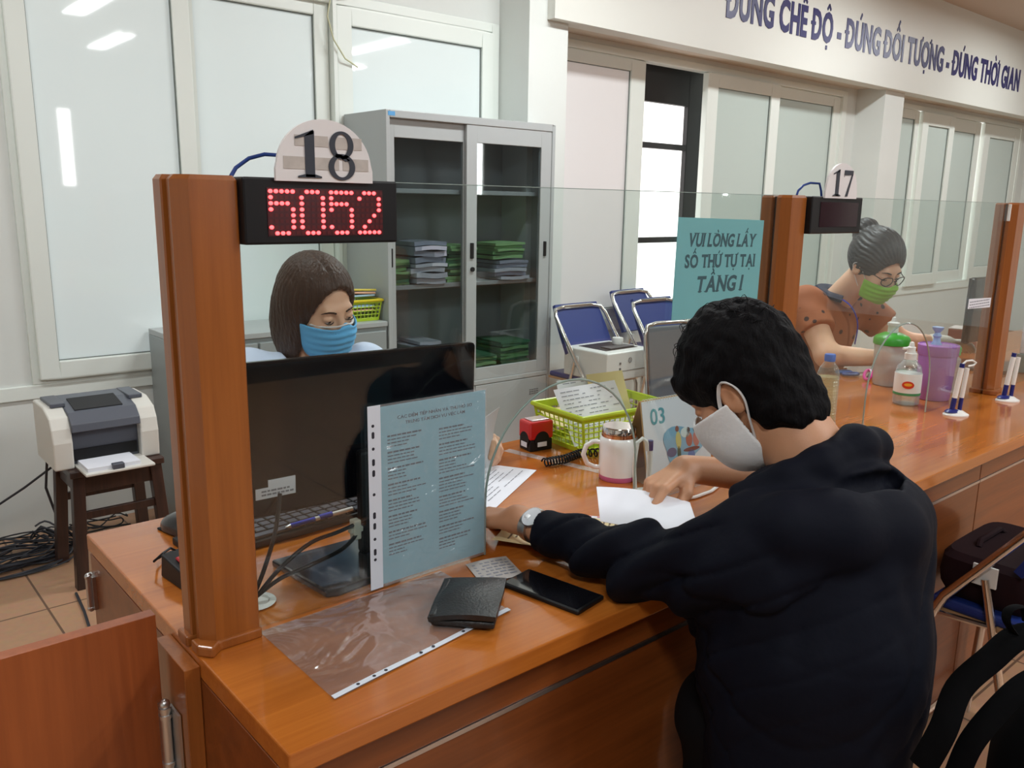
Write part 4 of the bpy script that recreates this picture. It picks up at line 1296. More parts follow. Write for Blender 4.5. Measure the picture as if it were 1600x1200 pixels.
stack('paper_folder', 'dark green folder in the taller stack at the right of the lower cabinet shelf', 'green folders, lower shelf right', 3.06, shy - 0.02, 0.515, 0.22, 0.24, 9, 0.017, [GREENF[2], GREENF[0]])

# low steel cabinet behind the woman
lc = thing('low_cabinet', 'low grey steel cabinet under the left window, behind the woman in the blue mask', 'cabinet', (1.19, 3.48, 0))
STEEL_MID = mat('mid_grey_painted_steel', srgb(150, 156, 156), 0.4, noise=0.03, nscale=6)
MB().box(0, 0.995, 0.004, 0.388, 0, 0.82).build('carcass', STEEL_MID, lc, bevel=0.003)
MB().box(0, 0.995, -0.006, 0.388, 0.82, 0.845).build('top', STEEL_GREY, lc, bevel=0.003)
for k in range(3):
    d = MB().box(0.015 + k * 0.325, 0.33 + k * 0.325, -0.012, 0.003, 0.06, 0.80).build('door', STEEL_MID, lc, bevel=0.003)
    MB().box(0.29 + k * 0.325, 0.303 + k * 0.325, -0.022, -0.011, 0.46, 0.56).build('handle', SILVER, d, bevel=0.002)
YEL = mat('yellow_plastic', srgb(226, 206, 40), 0.4)
b2 = basket('plastic_basket', 'lime basket with a yellow rim full of papers on the low steel cabinet', (2.125, 3.64, 0.845), 0.0, 0.2, 0.24, 0.10, LIME, 9, 4)
b2.location.x = 2.08
for ch in list(b2.children):
    if ch.name.startswith('rim'):
        ch.data.materials[0] = YEL
for i, (z, c_) in enumerate(((0.045, (232, 176, 150)), (0.062, (176, 206, 226)), (0.112, (176, 206, 226)), (0.124, (236, 180, 150)), (0.136, (236, 214, 90)))):
    o = MB().box(-0.07, 0.075, -0.09, 0.09, 0, 0.009).build('paper_stack', mat('coloured_paper', srgb(*c_), 0.6), None, bevel=0.002)
    o.location = (2.08 + 0.004 * i, 3.64, 0.845 + z)
    o.rotation_euler = (R(-1.5 * i), R(3 if i > 2 else 0), 0)
    tag(o, ['peach paper bundle low inside the yellow-rimmed basket', 'pale blue paper bundle low inside the yellow-rimmed basket', 'pale blue paper bundle level with the yellow basket rim', 'peach paper bundle over the yellow basket rim', 'yellow paper bundle on top of the yellow-rimmed basket'][i], 'paper')

# dark wooden stool carrying a laser printer
DWOOD = wood('dark_stained_wood', srgb(34, 20, 16), srgb(66, 40, 30), 'z', 1.0, 0.45, 0.2)
st_ = thing('wooden_stool', 'dark brown wooden stool under the white and grey laser printer', 'stool', (0.845, 3.36, 0))
def leg(sx, sy):
    m = MB()
    t, b = 0.021, 0.021
    x0, y0, x1, y1 = sx * 0.135, sy * 0.125, sx * 0.158, sy * 0.148
    m.add([(x1 - b, y1 - b, 0), (x1 + b, y1 - b, 0), (x1 + b, y1 + b, 0), (x1 - b, y1 + b, 0), (x0 - t, y0 - t, 0.42), (x0 + t, y0 - t, 0.42), (x0 + t, y0 + t, 0.42), (x0 - t, y0 + t, 0.42)],
          [(0, 3, 2, 1), (4, 5, 6, 7), (0, 1, 5, 4), (1, 2, 6, 5), (2, 3, 7, 6), (3, 0, 4, 7)])
    return m
for sx in (-1, 1):
    for sy in (-1, 1):
        leg(sx, sy).build('leg', DWOOD, st_, bevel=0.003)
for s in (-1, 1):
    MB().box(-0.135, 0.135, s * 0.125 - 0.01, s * 0.125 + 0.01, 0.355, 0.42).build('apron', DWOOD, st_, bevel=0.002)
    MB().box(s * 0.135 - 0.01, s * 0.135 + 0.01, -0.115, 0.115, 0.355, 0.42).build('apron', DWOOD, st_, bevel=0.002)
    MB().box(-0.14, 0.14, s * 0.134 - 0.008, s * 0.134 + 0.008, 0.255, 0.285).build('stretcher', DWOOD, st_, bevel=0.002)
MB().box(-0.165, 0.165, -0.155, 0.155, 0.42, 0.446).build('seat', DWOOD, st_, bevel=0.004)
lp = thing('laser_printer', 'white and grey laser printer with its paper tray open, on the dark stool', 'printer', (0.825, 3.385, 0.446))
PGREY = mat('printer_grey', srgb(84, 88, 98), 0.4)
PCREAM = mat('printer_cream', srgb(212, 210, 202), 0.4)
for s in (-1, 1):
    prof = [(-0.14, 0.0), (-0.145, 0.10), (-0.135, 0.15), (-0.11, 0.19), (-0.03, 0.217), (0.125, 0.217), (0.125, 0.0)]
    M = Matrix(((0, 0, 1, s * 0.15), (1, 0, 0, 0), (0, 1, 0, 0), (0, 0, 0, 1)))
    MB().prism(prof, -0.033, 0.033, M).build('side_cover', PCREAM, lp, bevel=0.006, seg=3)
MB().box(-0.117, 0.117, -0.105, 0.12, 0.004, 0.185).build('body', PGREY, lp, bevel=0.004)
m = MB()
m.prism([(-0.15, 0.135), (-0.145, 0.165), (-0.105, 0.2), (0.0, 0.222), (0.11, 0.226), (0.11, 0.214), (0.03, 0.21), (-0.06, 0.168), (-0.125, 0.135)], -0.118, 0.118, Matrix(((0, 0, 1, 0), (1, 0, 0, 0), (0, 1, 0, 0), (0, 0, 0, 1))))
m.box(-0.16, -0.11, -0.05, 0.11, 0.213, 0.228).box(0.11, 0.16, -0.05, 0.11, 0.213, 0.228)
m.build('top_cover', PGREY, lp, bevel=0.003)
MB().prism([(-0.092, 0.2065), (0.02, 0.2285), (0.02, 0.22), (-0.092, 0.2)], -0.09, 0.075, Matrix(((0, 0, 1, 0), (1, 0, 0, 0), (0, 1, 0, 0), (0, 0, 0, 1)))).build('output_slot', mat('slot_black', (0.01, 0.01, 0.012), 0.6), lp, smooth=False)
MB().box(-0.11, 0.11, -0.112, -0.1, 0.02, 0.062).build('feed_slot', BLACK_PL, lp, smooth=False)
tr = MB().box(-0.112, 0.125, -0.265, -0.1, -0.002, 0.008).build('paper_tray', PCREAM, lp, bevel=0.003)
MB().box(-0.1, 0.08, -0.245, -0.08, 0.008, 0.022).build('paper', PAPER, tr, smooth=False)
MB().box(-0.02, 0.02, -0.262, -0.235, 0.008, 0.028).build('paper_guide', PGREY, tr, bevel=0.003)

# tangle of cables on the floor
CAB = mat('black_cable', (0.02, 0.022, 0.03), 0.45)
cr_ = random.Random(5)
tangle = MB()
def loop_cable(cx, cy, n, rad):
    pts = []
    ph = cr_.uniform(0, 6)
    a, b = rad * cr_.uniform(0.7, 1.2), rad * cr_.uniform(0.35, 0.6)
    for i in range(n):
        t = ph + i * 0.42
        pts.append((cx + a * math.cos(t) + 0.05 * math.sin(2.3 * t), cy + b * math.sin(t) + 0.03 * math.cos(1.7 * t + ph), 0.008 + 0.035 * (1 + math.sin(1.3 * t + ph)) * cr_.uniform(0.6, 1.3)))
    sm = []
    for i in range(len(pts) - 1):
        p0, p1, p2, p3 = [Vector(pts[max(0, min(len(pts) - 1, i + k))]) for k in (-1, 0, 1, 2)]
        for k in range(3):
            t = k / 3
            sm.append(0.5 * ((2 * p1) + (p2 - p0) * t + (2 * p0 - 5 * p1 + 4 * p2 - p3) * t * t + (3 * p1 - p0 - 3 * p2 + p3) * t ** 3))
    tangle.tube(sm, cr_.choice((0.003, 0.004, 0.0035)), 6)
for i in range(10):
    loop_cable(0.47 + 0.02 * (i % 4), 3.62 + cr_.uniform(-0.06, 0.06), 26, cr_.uniform(0.16, 0.26))
for i in range(3):
    loop_cable(0.86, 3.72 + 0.02 * i, 14, 0.1)
tag(tangle.build('cable_tangle', CAB), 'tangle of black cables on the floor left of the wooden stool', 'cables', kind='stuff')
tag(MB().tube([(0.70, 3.52, 0.50), (0.68, 3.54, 0.44), (0.665, 3.55, 0.3), (0.70, 3.57, 0.15), (0.76, 3.6, 0.05), (0.8, 3.66, 0.03)], 0.005, 8).build('power_cord', CAB), 'grey power cord hanging from the laser printer behind the stool', 'cord')
tag(MB().tube([(0.72, 3.54, 0.40), (0.6, 3.6, 0.3), (0.45, 3.7, 0.18), (0.3, 3.78, 0.1)], 0.0045, 8).build('data_cable', CAB), 'grey data cable running left from the printer along the white wall', 'cord')
tag(MB().tube([(0.655, 3.17, 0.004), (0.64, 3.0, 0.004), (0.62, 2.85, 0.004), (0.6, 2.3, 0.004)], 0.005, 6).build('floor_cable', CAB), 'dark cable on the floor tiles from the stool toward the counter', 'cord')

# folding chairs
BLUEV = mat('blue_vinyl', srgb(28, 48, 116), 0.45, noise=0.05, nscale=30)
GREYV = mat('grey_vinyl', srgb(98, 102, 106), 0.5, noise=0.04, nscale=30)
def folding_chair(label, loc, rz, vinyl=BLUEV, lean=0.0, group='blue folding chairs'):
    t = thing('folding_chair', label, 'chair', loc, rz, group)
    for s in (-1, 1):
        x = s * 0.2
        MB().tube([(x, 0.2, 0.0), (x, 0.185, 0.42), (x, 0.15, 0.50), (x, 0.0, 0.70), (x * 0.99, -0.075, 0.80), (x * 0.9, -0.10, 0.835), (x * 0.55, -0.108, 0.845)], 0.0115, 10).build('front_leg', CHROME, t)
        MB().tube([(x * 0.94, 0.07, 0.568), (x * 0.94, -0.07, 0.0)], 0.0105, 10).build('rear_leg', CHROME, t)
        MB().box(x * 0.94 - 0.003, x * 0.94 + 0.003, 0.045, 0.10, 0.55, 0.60).build('bracket', WHITE_PL, t, bevel=0.001)
        MB().tube([(x * 0.94, 0.05, 0.455), (x, 0.19, 0.45)], 0.007, 8).build('seat_rail', CHROME, t)
    for pa, pb_, rr_ in (((-0.11, -0.108, 0.845), (0.11, -0.108, 0.845), 0.0115), ((-0.2, 0.195, 0.12), (0.2, 0.195, 0.12), 0.008), ((-0.188, -0.045, 0.1), (0.188, -0.045, 0.1), 0.008)):
        MB().tube([pa, pb_], rr_, 8).build('crossbar', CHROME, t)
    MB().box(-0.18, 0.18, -0.14, 0.19, 0.455, 0.485).build('seat', vinyl, t, bevel=0.012, seg=3)
    MB().box(-0.182, 0.182, -0.142, 0.192, 0.445, 0.457).build('seat_board', mat('plywood_edge', srgb(170, 130, 92), 0.6), t, bevel=0.002)
    def bf(u, v):
        th = (u - 0.5) * 0.7
        w = 0.185 * (1 - 0.10 * v ** 3)
        return (w * math.sin(th) / math.sin(0.35), 0.006 - 0.135 * v - 0.09 * (math.cos(th) - 0.94), 0.60 + 0.255 * v)
    MB().sheet(bf, 12, 6, 0.022).build('backrest', vinyl, t)
    return t
fc = folding_chair('blue folding chair with chrome tubes pulled up to the counter right of the seated man', (2.235, 0.60, 0), 0.0)
# background chairs along the far wall
c1 = folding_chair('blue folding chair with the white printer standing on its seat', (3.42, 3.31, 0), PI)
folding_chair('blue folding chair farthest back under the open window', (4.30, 3.70, 0), PI + 0.05)
folding_chair('blue folding chair between the farthest chair and the folded grey chair', (4.03, 3.27, 0), PI - 0.05)
gcb = thing('folding_chair', 'folded grey folding chair leaning beside the blue chairs', 'chair', (3.60, 2.80, 0), R(-10))
tl_ = Matrix.Rotation(R(-8), 4, 'X')
for s in (-1, 1):
    MB().tube([(s * 0.17, 0, 0.0), (s * 0.17, 0, 0.74), (s * 0.15, 0, 0.79), (s * 0.09, 0, 0.80), (0, 0, 0.80)], 0.011, 10).build('frame_tube', CHROME, gcb, M=tl_)
    MB().tube([(s * 0.09, 0.03, 0.02), (s * 0.09, 0.03, 0.4)], 0.01, 8).build('rear_leg', CHROME, gcb, M=tl_)
MB().box(-0.155, 0.155, -0.012, 0.012, 0.36, 0.785).build('back_panel', GREYV, gcb, bevel=0.01, seg=3, M=tl_)
MB().box(-0.155, 0.155, 0.015, 0.04, 0.31, 0.42).build('seat', GREYV, gcb, bevel=0.01, seg=3, M=tl_)
for pa, pb_ in (((-0.17, 0, 0.18), (0.17, 0, 0.18)), ((-0.17, -0.004, 0.37), (0.17, -0.004, 0.37))):
    MB().tube([pa, pb_], 0.008, 8).build('crossbar', CHROME, gcb, M=tl_)

hp = thing('laser_printer', 'boxy white laser printer standing on a blue folding chair', 'printer', (3.385, 3.19, 0.485), 0.0)
hp.location = (3.418, 3.165, 0.4855)
PWHITE = mat('printer_white', srgb(222, 224, 220), 0.35)
MB().box(-0.18, 0.175, -0.165, 0.165, 0.0, 0.158).build('body', PWHITE, hp, bevel=0.008, seg=3)
MB().box(-0.12, 0.13, -0.10, 0.11, 0.1575, 0.160).build('output_tray', BLACK_PL, hp, smooth=False)
MB().box(-0.07, 0.12, -0.085, -0.01, 0.159, 0.166).build('tray_ramp', mat('ramp_grey', srgb(70, 70, 74), 0.4), hp, bevel=0.002)
MB().box(-0.176, 0.172, -0.1662, -0.165, 0.052, 0.054).build('drawer_line', STEEL_DARK, hp, smooth=False)
lg = MB()
o_, i_ = ring(0.0, 0.108, 0.014, 0.014, 0.0025, 0.0025, 20)
Mz = Matrix(((1, 0, 0, 0), (0, 0, 1, 0), (0, 1, 0, 0), (0, 0, 0, 1)))
for k in range(20):
    lg.prism([o_[k], o_[(k + 1) % 20], i_[(k + 1) % 20], i_[k]], -0.1665, -0.165, Mz)
lg.prism([(-0.006, 0.102), (-0.004, 0.102), (-0.001, 0.116), (-0.003, 0.116)], -0.1665, -0.165, Mz).prism([(0.001, 0.099), (0.003, 0.099), (0.006, 0.111), (0.004, 0.111)], -0.1665, -0.165, Mz)
lg.build('emblem', mat('grey_emblem', srgb(90, 96, 104), 0.4), hp, smooth=False)
bt = MB()
for k in range(3):
    bt.box(-0.085, -0.072, -0.1675, -0.165, 0.03 + k * 0.03, 0.042 + k * 0.03)
bt.build('button', STEEL_DARK, hp, smooth=False)
tag(MB().lathe([(0.0, 0.0), (0.03, 0.0), (0.032, 0.02), (0.03, 0.035), (0.0, 0.035)], 18).build('tape_roll', WHITE_PL), 'small white roll on top of the boxy white printer', 'tape')
bpy.data.objects['tape_roll'].location = (3.50, 3.17, 0.4855 + 0.1662)

# ------------------------------------------------------------ station 17
CLEARB = glassy('clear_bottle_plastic', (0.94, 0.96, 0.95), 1.2, 0.05, (0.8, 0.85, 0.85), 0.05, edge=0.45, edge_col=(0.55, 0.6, 0.6))
LIQ = glassy('pale_yellow_liquid', (0.92, 0.93, 0.72), 0.4, 0.25, (0.8, 0.82, 0.5), 0.1)
WATER = glassy('clear_gel', (0.95, 0.96, 0.96), 0.8, 0.08, (0.85, 0.88, 0.9), 0.05)
wb = thing('water_bottle', 'clear ribbed plastic water bottle with a blue cap behind the seated man', 'bottle', (2.262, 1.225, ZT))
prof = [(0.0, 0.001), (0.028, 0.001), (0.031, 0.006)]
for i in range(16):
    z = 0.012 + i * 0.0085
    prof += [(0.0315, z), (0.0295, z + 0.0042)]
prof += [(0.031, 0.152), (0.026, 0.17), (0.014, 0.188), (0.0125, 0.196)]
MB().lathe(prof, 24).build('body', CLEARB, wb)
MB().lathe([(0.0, 0.003), (0.027, 0.003), (0.0285, 0.05), (0.0285, 0.145), (0.0, 0.145)], 24).build('liquid', LIQ, wb)
MB().lathe([(0.0145, 0.19), (0.0155, 0.191), (0.0155, 0.208), (0.014, 0.211), (0.0, 0.211)], 24).build('cap', mat('blue_cap', srgb(30, 110, 210), 0.35), wb)

gb = thing('gel_bottle', 'clear hand gel bottle with white nozzle and red oval label', 'bottle', (2.735, 1.205, ZT))
MB().lathe([(0.0, 0.001), (0.037, 0.001), (0.041, 0.006), (0.041, 0.105), (0.036, 0.128), (0.018, 0.146), (0.014, 0.15), (0.014, 0.156)], 28).build('body', CLEARB, gb)
MB().lathe([(0.0, 0.004), (0.038, 0.004), (0.0385, 0.11), (0.0, 0.11)], 28).build('gel', WATER, gb)
MB().lathe([(0.0414, 0.034), (0.0416, 0.036), (0.0416, 0.102), (0.0414, 0.104)], 28).build('label', WHITE_PL, gb)
MB().lathe([(0.0419, 0.034), (0.042, 0.035), (0.042, 0.041), (0.0419, 0.042)], 28).build('label_band', mat('green_band', srgb(70, 140, 90), 0.5), gb)
la = math.atan2(-1.205, -2.735) + 0.05
Ml = fr((math.cos(la) * 0.0425, math.sin(la) * 0.0425, 0.07), (-math.sin(la), math.cos(la), 0), (0, 0, 1))
MB().prism(blob(0, 0, 0.018, 0.012), -0.004, 0.0006, Ml).build('label_badge', mat('red_badge', srgb(206, 60, 30), 0.4), gb, smooth=False)
MB().prism(blob(0, 0.001, 0.012, 0.005), 0.0006, 0.001, Ml).build('badge_panel', mat('yellow_badge', srgb(236, 170, 50), 0.4), gb, smooth=False)
MB().lathe([(0.0165, 0.148), (0.0185, 0.149), (0.0185, 0.168), (0.015, 0.17), (0.013, 0.176), (0.013, 0.188), (0.009, 0.19), (0.007, 0.2), (0.006, 0.204), (0.0, 0.206)], 24).build('cap', WHITE_PL, gb)
MB().tube([(0, 0, 0.185), (-0.022, 0.018, 0.183)], 0.0045, 8).build('nozzle', WHITE_PL, gb)

jc = thing('pump_container', 'frosted plastic container with a green lid and white pump', 'container', (2.99, 1.39, ZT))
FROSTP = glassy('frosted_container', (0.85, 0.86, 0.84), 0.6, 0.45, (0.75, 0.76, 0.74), 0.25)
MB().lathe([(0.0, 0.001), (0.048, 0.001), (0.052, 0.006), (0.057, 0.15), (0.057, 0.155)], 28).build('body', FROSTP, jc)
MB().lathe([(0.0, 0.004), (0.049, 0.004), (0.052, 0.07), (0.0, 0.07)], 28).build('contents', WATER, jc)
MB().lathe([(0.06, 0.148), (0.062, 0.15), (0.062, 0.168), (0.056, 0.178), (0.03, 0.19), (0.0, 0.194)], 28).build('lid', mat('green_lid', srgb(60, 160, 50), 0.35), jc)
MB().lathe([(0.018, 0.19), (0.018, 0.215), (0.021, 0.216), (0.021, 0.226), (0.01, 0.23), (0.006, 0.245), (0.0, 0.248)], 20).build('pump', WHITE_PL, jc)

pb = thing('desk_bin', 'purple translucent plastic desk bin holding bottles at the second station', 'bin', (2.89, 1.185, ZT))
PURP = glassy('purple_plastic', (0.78, 0.5, 0.82), 0.7, 0.72, srgb(196, 140, 214), 0.2)
MB().lathe([(0.0, 0.001), (0.05, 0.001), (0.052, 0.006), (0.06, 0.16), (0.0605, 0.176), (0.0585, 0.176), (0.058, 0.16), (0.05, 0.008), (0.0, 0.006)], 32).build('shell', PURP, pb)
MB().lathe([(0.0612, 0.150), (0.0625, 0.152), (0.064, 0.184), (0.060, 0.186), (0.0585, 0.182)], 32).build('rim', PURP, pb)
sb_ = thing('spray_bottle', 'pale blue pump bottle standing inside the purple bin', 'bottle', (2.905, 1.20, ZT + 0.0065))
PBL = mat('pale_blue_plastic', srgb(150, 180, 228), 0.35)
MB().lathe([(0.0, 0.0), (0.022, 0.0), (0.022, 0.17), (0.012, 0.185), (0.01, 0.2)], 20).build('body', PBL, sb_)
MB().lathe([(0.012, 0.2), (0.014, 0.205), (0.008, 0.215), (0.018, 0.228), (0.018, 0.234), (0.0, 0.236)], 16).build('pump', PBL, sb_)
gg = thing('green_cap_bottle', 'small white bottle with a green cap right of the purple bin', 'bottle', (3.03, 1.19, ZT))
MB().lathe([(0.0, 0.0), (0.024, 0.0), (0.026, 0.004), (0.026, 0.12), (0.012, 0.135)], 20).build('body', FROSTP, gg)
MB().lathe([(0.014, 0.133), (0.022, 0.135), (0.024, 0.16), (0.018, 0.168), (0.0, 0.169)], 20).build('cap', mat('mint_cap', srgb(86, 190, 110), 0.35), gg)

sc_ = thing('scissors', 'scissors with blue handles lying on the desk at the second station', 'scissors', (3.06, 1.555, ZT), R(-25))
def loopm(cx, cy, rx, ry, r_):
    return MB().tube([(cx + rx * math.cos(t), cy + ry * math.sin(t), 0.009) for t in [2 * PI * k / 16 for k in range(16)]], r_, 8, closed=True)
loopm(-0.03, 0.02, 0.03, 0.017, 0.006).build('handle', mat('blue_handle', srgb(30, 100, 170), 0.35), sc_)
loopm(-0.03, -0.022, 0.03, 0.017, 0.006).build('handle', mat('blue_handle_dark', srgb(24, 76, 140), 0.35), sc_)
MB().add([(0.0, -0.008, 0.006), (0.1, 0, 0.006), (0.0, 0.008, 0.006), (0.0, -0.008, 0.009), (0.1, 0, 0.009), (0.0, 0.008, 0.009)], [(0, 2, 1), (3, 4, 5), (0, 1, 4, 3), (1, 2, 5, 4), (2, 0, 3, 5)]).build('blade', SILVER, sc_)
ct = thing('tape_cutter', 'bright pink ring handle of a small cutter beside the blue scissors', 'cutter', (3.01, 1.475, ZT), R(20))
MB().tube([(0.024 * math.cos(t), 0.012 * math.sin(t), 0.02 + 0.014 * math.cos(t)) for t in [2 * PI * k / 16 for k in range(16)]], 0.006, 8, closed=True).build('handle', mat('pink_plastic', srgb(220, 40, 150), 0.35), ct)
MB().box(0.02, 0.11, -0.006, 0.006, 0.0, 0.01).build('blade', BLACK_PL, ct, bevel=0.002)

m2 = copy_tree(mo)
m2.location = (3.69, 1.33, ZT)
m2.rotation_euler = (0, 0, R(3))
tag(m2, 'grey-black computer monitor partly hidden behind the far right pillar', 'monitor')
for ch in list(m2.children):
    if ch.name.startswith(('cable', 'sticker')):
        for g2 in list(ch.children):
            bpy.data.objects.remove(g2)
        bpy.data.objects.remove(ch)
bx = thing('cardboard_box', 'small reddish brown box on the desk behind the purple bin', 'box', (4.02, 1.55, ZT), R(10))
MB().box(-0.06, 0.06, -0.05, 0.05, 0, 0.10).build('carton', mat('red_brown_card', srgb(134, 78, 66), 0.6), bx, bevel=0.003)
MB().box(-0.06, 0.06, -0.05, 0.05, 0.1, 0.106).build('lid', mat('pale_card', srgb(200, 190, 184), 0.6), bx, bevel=0.002)
wc = thing('white_box', 'white box on the desk right of the far pillar', 'box', (3.70, 1.16, ZT + 0.001), R(0))
MB().box(-0.05, 0.12, -0.03, 0.03, 0.075, 0.2).build('carton', PAPER, wc, bevel=0.004)
MB().box(-0.06, 0.16, -0.035, 0.035, 0, 0.075).build('tray', mat('teal_tray', srgb(70, 130, 134), 0.5), wc, bevel=0.004)
# ============================================================ people: smooth bodies from blended shapes
def V3(*a):
    return np.array(a if len(a) > 1 else a[0], dtype=np.float32)
def cone(a, b, ra, rb=None):
    a, b = V3(a), V3(b)
    rb = ra if rb is None else rb
    ab = b - a
    L = float(ab @ ab) + 1e-12
    def f(p):
        q = p - a
        t = np.clip(q @ ab / L, 0, 1)
        q = q - t[:, None] * ab
        return np.sqrt((q * q).sum(1)) - (ra + (rb - ra) * t)
    return f
def ell(c, r, Rm=None):
    c, r = V3(c), V3(r)
    def f(p):
        q = p - c
        if Rm is not None:
            q = q @ Rm
        k0 = np.sqrt(((q / r) ** 2).sum(1)) + 1e-9
        k1 = np.sqrt(((q / (r * r)) ** 2).sum(1)) + 1e-9
        return k0 * (k0 - 1) / k1
    return f
def smin(a, b, k):
    if k <= 0:
        return np.minimum(a, b)
    h = np.clip(0.5 + 0.5 * (b - a) / k, 0, 1)
    return b * (1 - h) + a * h - k * h * (1 - h)
def smax(a, b, k):
    return -smin(-a, -b, k)
def U(k, *fs):
    def f(p):
        d = fs[0](p)
        for g_ in fs[1:]:
            d = smin(d, g_(p), k)
        return d
    return f
def sub(f1, f2, k=0.004):
    return lambda p: smax(f1(p), -f2(p), k)
def plane(o, n):
    """positive beyond o along n"""
    o, n = V3(o), V3(n)
    n = n / np.sqrt((n * n).sum())
    return lambda p: (p - o) @ n
def clip_(f1, pl, k=0.003):
    return lambda p: smax(f1(p), pl(p), k)
def disp(f1, g_):
    return lambda p: f1(p) + g_(p)
def waves(seed, amp, freq, n=5, stretch=(1, 1, 1)):
    r_ = np.random.RandomState(seed)
    K = r_.normal(size=(n, 3)).astype(np.float32) * freq * np.array(stretch, dtype=np.float32)
    ph = r_.uniform(0, 6.28, n).astype(np.float32)
    def f(p):
        d = np.zeros(len(p), np.float32)
        for k in range(n):
            d += np.sin(p @ K[k] + ph[k] + 0.8 * np.sin(p @ K[(k + 1) % n] * 0.6))
        return d * (amp / n)
    return f

def polymesh(f, lo, hi, h):
    """surface nets over a sparse field; returns verts, quads"""
    lo = np.array(lo, np.float32)
    n4 = np.maximum(2, np.ceil((np.array(hi) - lo) / (4 * h)).astype(int))
    n8 = (n4 + 1) // 2
    n4 = n8 * 2
    N = n4 * 4
    g8 = np.stack(np.meshgrid(*[np.arange(k) for k in n8], indexing='ij'), -1).reshape(-1, 3)
    d8 = f((lo + (g8 * 8 + 3.5) * h).astype(np.float32))
    phi4 = np.empty(n4, np.float32)
    for o in np.ndindex(2, 2, 2):
        phi4[g8[:, 0] * 2 + o[0], g8[:, 1] * 2 + o[1], g8[:, 2] * 2 + o[2]] = d8
    act = g8[np.abs(d8) < 8 * h * 1.25]
    offs = np.array(list(np.ndindex(2, 2, 2)))
    g4 = (act[:, None, :] * 2 + offs[None]).reshape(-1, 3)
    d4 = f((lo + (g4 * 4 + 1.5) * h).astype(np.float32))
    phi4[g4[:, 0], g4[:, 1], g4[:, 2]] = d4
    act = g4[np.abs(d4) < 4 * h * 1.5]
    phi = np.repeat(np.repeat(np.repeat(phi4, 4, 0), 4, 1), 4, 2)
    offs = np.array(list(np.ndindex(4, 4, 4)))
    gi = (act[:, None, :] * 4 + offs[None]).reshape(-1, 3)
    CH = 400000
    for s in range(0, len(gi), CH):
        q = gi[s:s + CH]
        phi[q[:, 0], q[:, 1], q[:, 2]] = f((lo + q * h).astype(np.float32))
    s = phi < 0
    m = np.zeros(np.array(phi.shape) - 1, np.int8)
    for o in np.ndindex(2, 2, 2):
        m += s[o[0]:o[0] + m.shape[0], o[1]:o[1] + m.shape[1], o[2]:o[2] + m.shape[2]]
    cells = np.argwhere((m > 0) & (m < 8))
    idx = -np.ones(m.shape, np.int64)
    idx[cells[:, 0], cells[:, 1], cells[:, 2]] = np.arange(len(cells))
    acc = np.zeros((len(cells), 3), np.float64)
    cnt = np.zeros(len(cells))
    cor = list(np.ndindex(2, 2, 2))
    val = {o: phi[cells[:, 0] + o[0], cells[:, 1] + o[1], cells[:, 2] + o[2]] for o in cor}
    for a in cor:
        for ax in range(3):
            if a[ax] == 0:
                b = tuple(1 if k == ax else a[k] for k in range(3))
                va, vb = val[a], val[b]
                x = (va < 0) != (vb < 0)
                t = np.where(x, va / np.where(np.abs(va - vb) < 1e-12, 1, va - vb), 0)
                pos = np.tile(np.array(a, float), (len(cells), 1))
                pos[:, ax] += t
                acc[x] += pos[x]
                cnt[x] += 1
    verts = lo + (cells + acc / np.maximum(cnt, 1)[:, None]) * h
    quads = []
    for ax in range(3):
        u_, w_ = (ax + 1) % 3, (ax + 2) % 3
        sa = [slice(None)] * 3
        sb = [slice(None)] * 3
        sa[ax] = slice(0, -1)
        sb[ax] = slice(1, None)
        e = np.argwhere(s[tuple(sa)] != s[tuple(sb)])
        e = e[(e[:, u_] > 0) & (e[:, w_] > 0) & (e[:, u_] < phi.shape[u_] - 1) & (e[:, w_] < phi.shape[w_] - 1)]
        du, dw = np.zeros(3, int), np.zeros(3, int)
        du[u_] = 1
        dw[w_] = 1
        q = np.stack([idx[tuple((e - du - dw).T)], idx[tuple((e - dw).T)], idx[tuple(e.T)], idx[tuple((e - du).T)]], 1)
        fl = s[tuple(e.T)]
        q[~fl] = q[~fl][:, ::-1]
        quads.append(q)
    quads = np.concatenate(quads)
    quads = quads[(quads >= 0).all(1)]
    return verts, quads
def sdf_obj(name, f, lo, hi, h, m, parent, loc):
    v, q = polymesh(f, lo, hi, h)
    v = v - np.array(loc)
    me = bpy.data.meshes.new(name)
    me.vertices.add(len(v))
    me.vertices.foreach_set('co', v.astype(np.float32).ravel())
    me.loops.add(len(q) * 4)
    me.loops.foreach_set('vertex_index', q.astype(np.int32).ravel())
    me.polygons.add(len(q))
    me.polygons.foreach_set('loop_start', np.arange(0, len(q) * 4, 4, dtype=np.int32))
    me.polygons.foreach_set('loop_total', np.full(len(q), 4, np.int32))
    me.polygons.foreach_set('use_smooth', np.ones(len(q), bool))
    me.update(calc_edges=True)
    me.validate()
    me.materials.append(m)
    o = bpy.data.objects.new(name, me)
    COL.objects.link(o)
    o.parent = parent
    return o

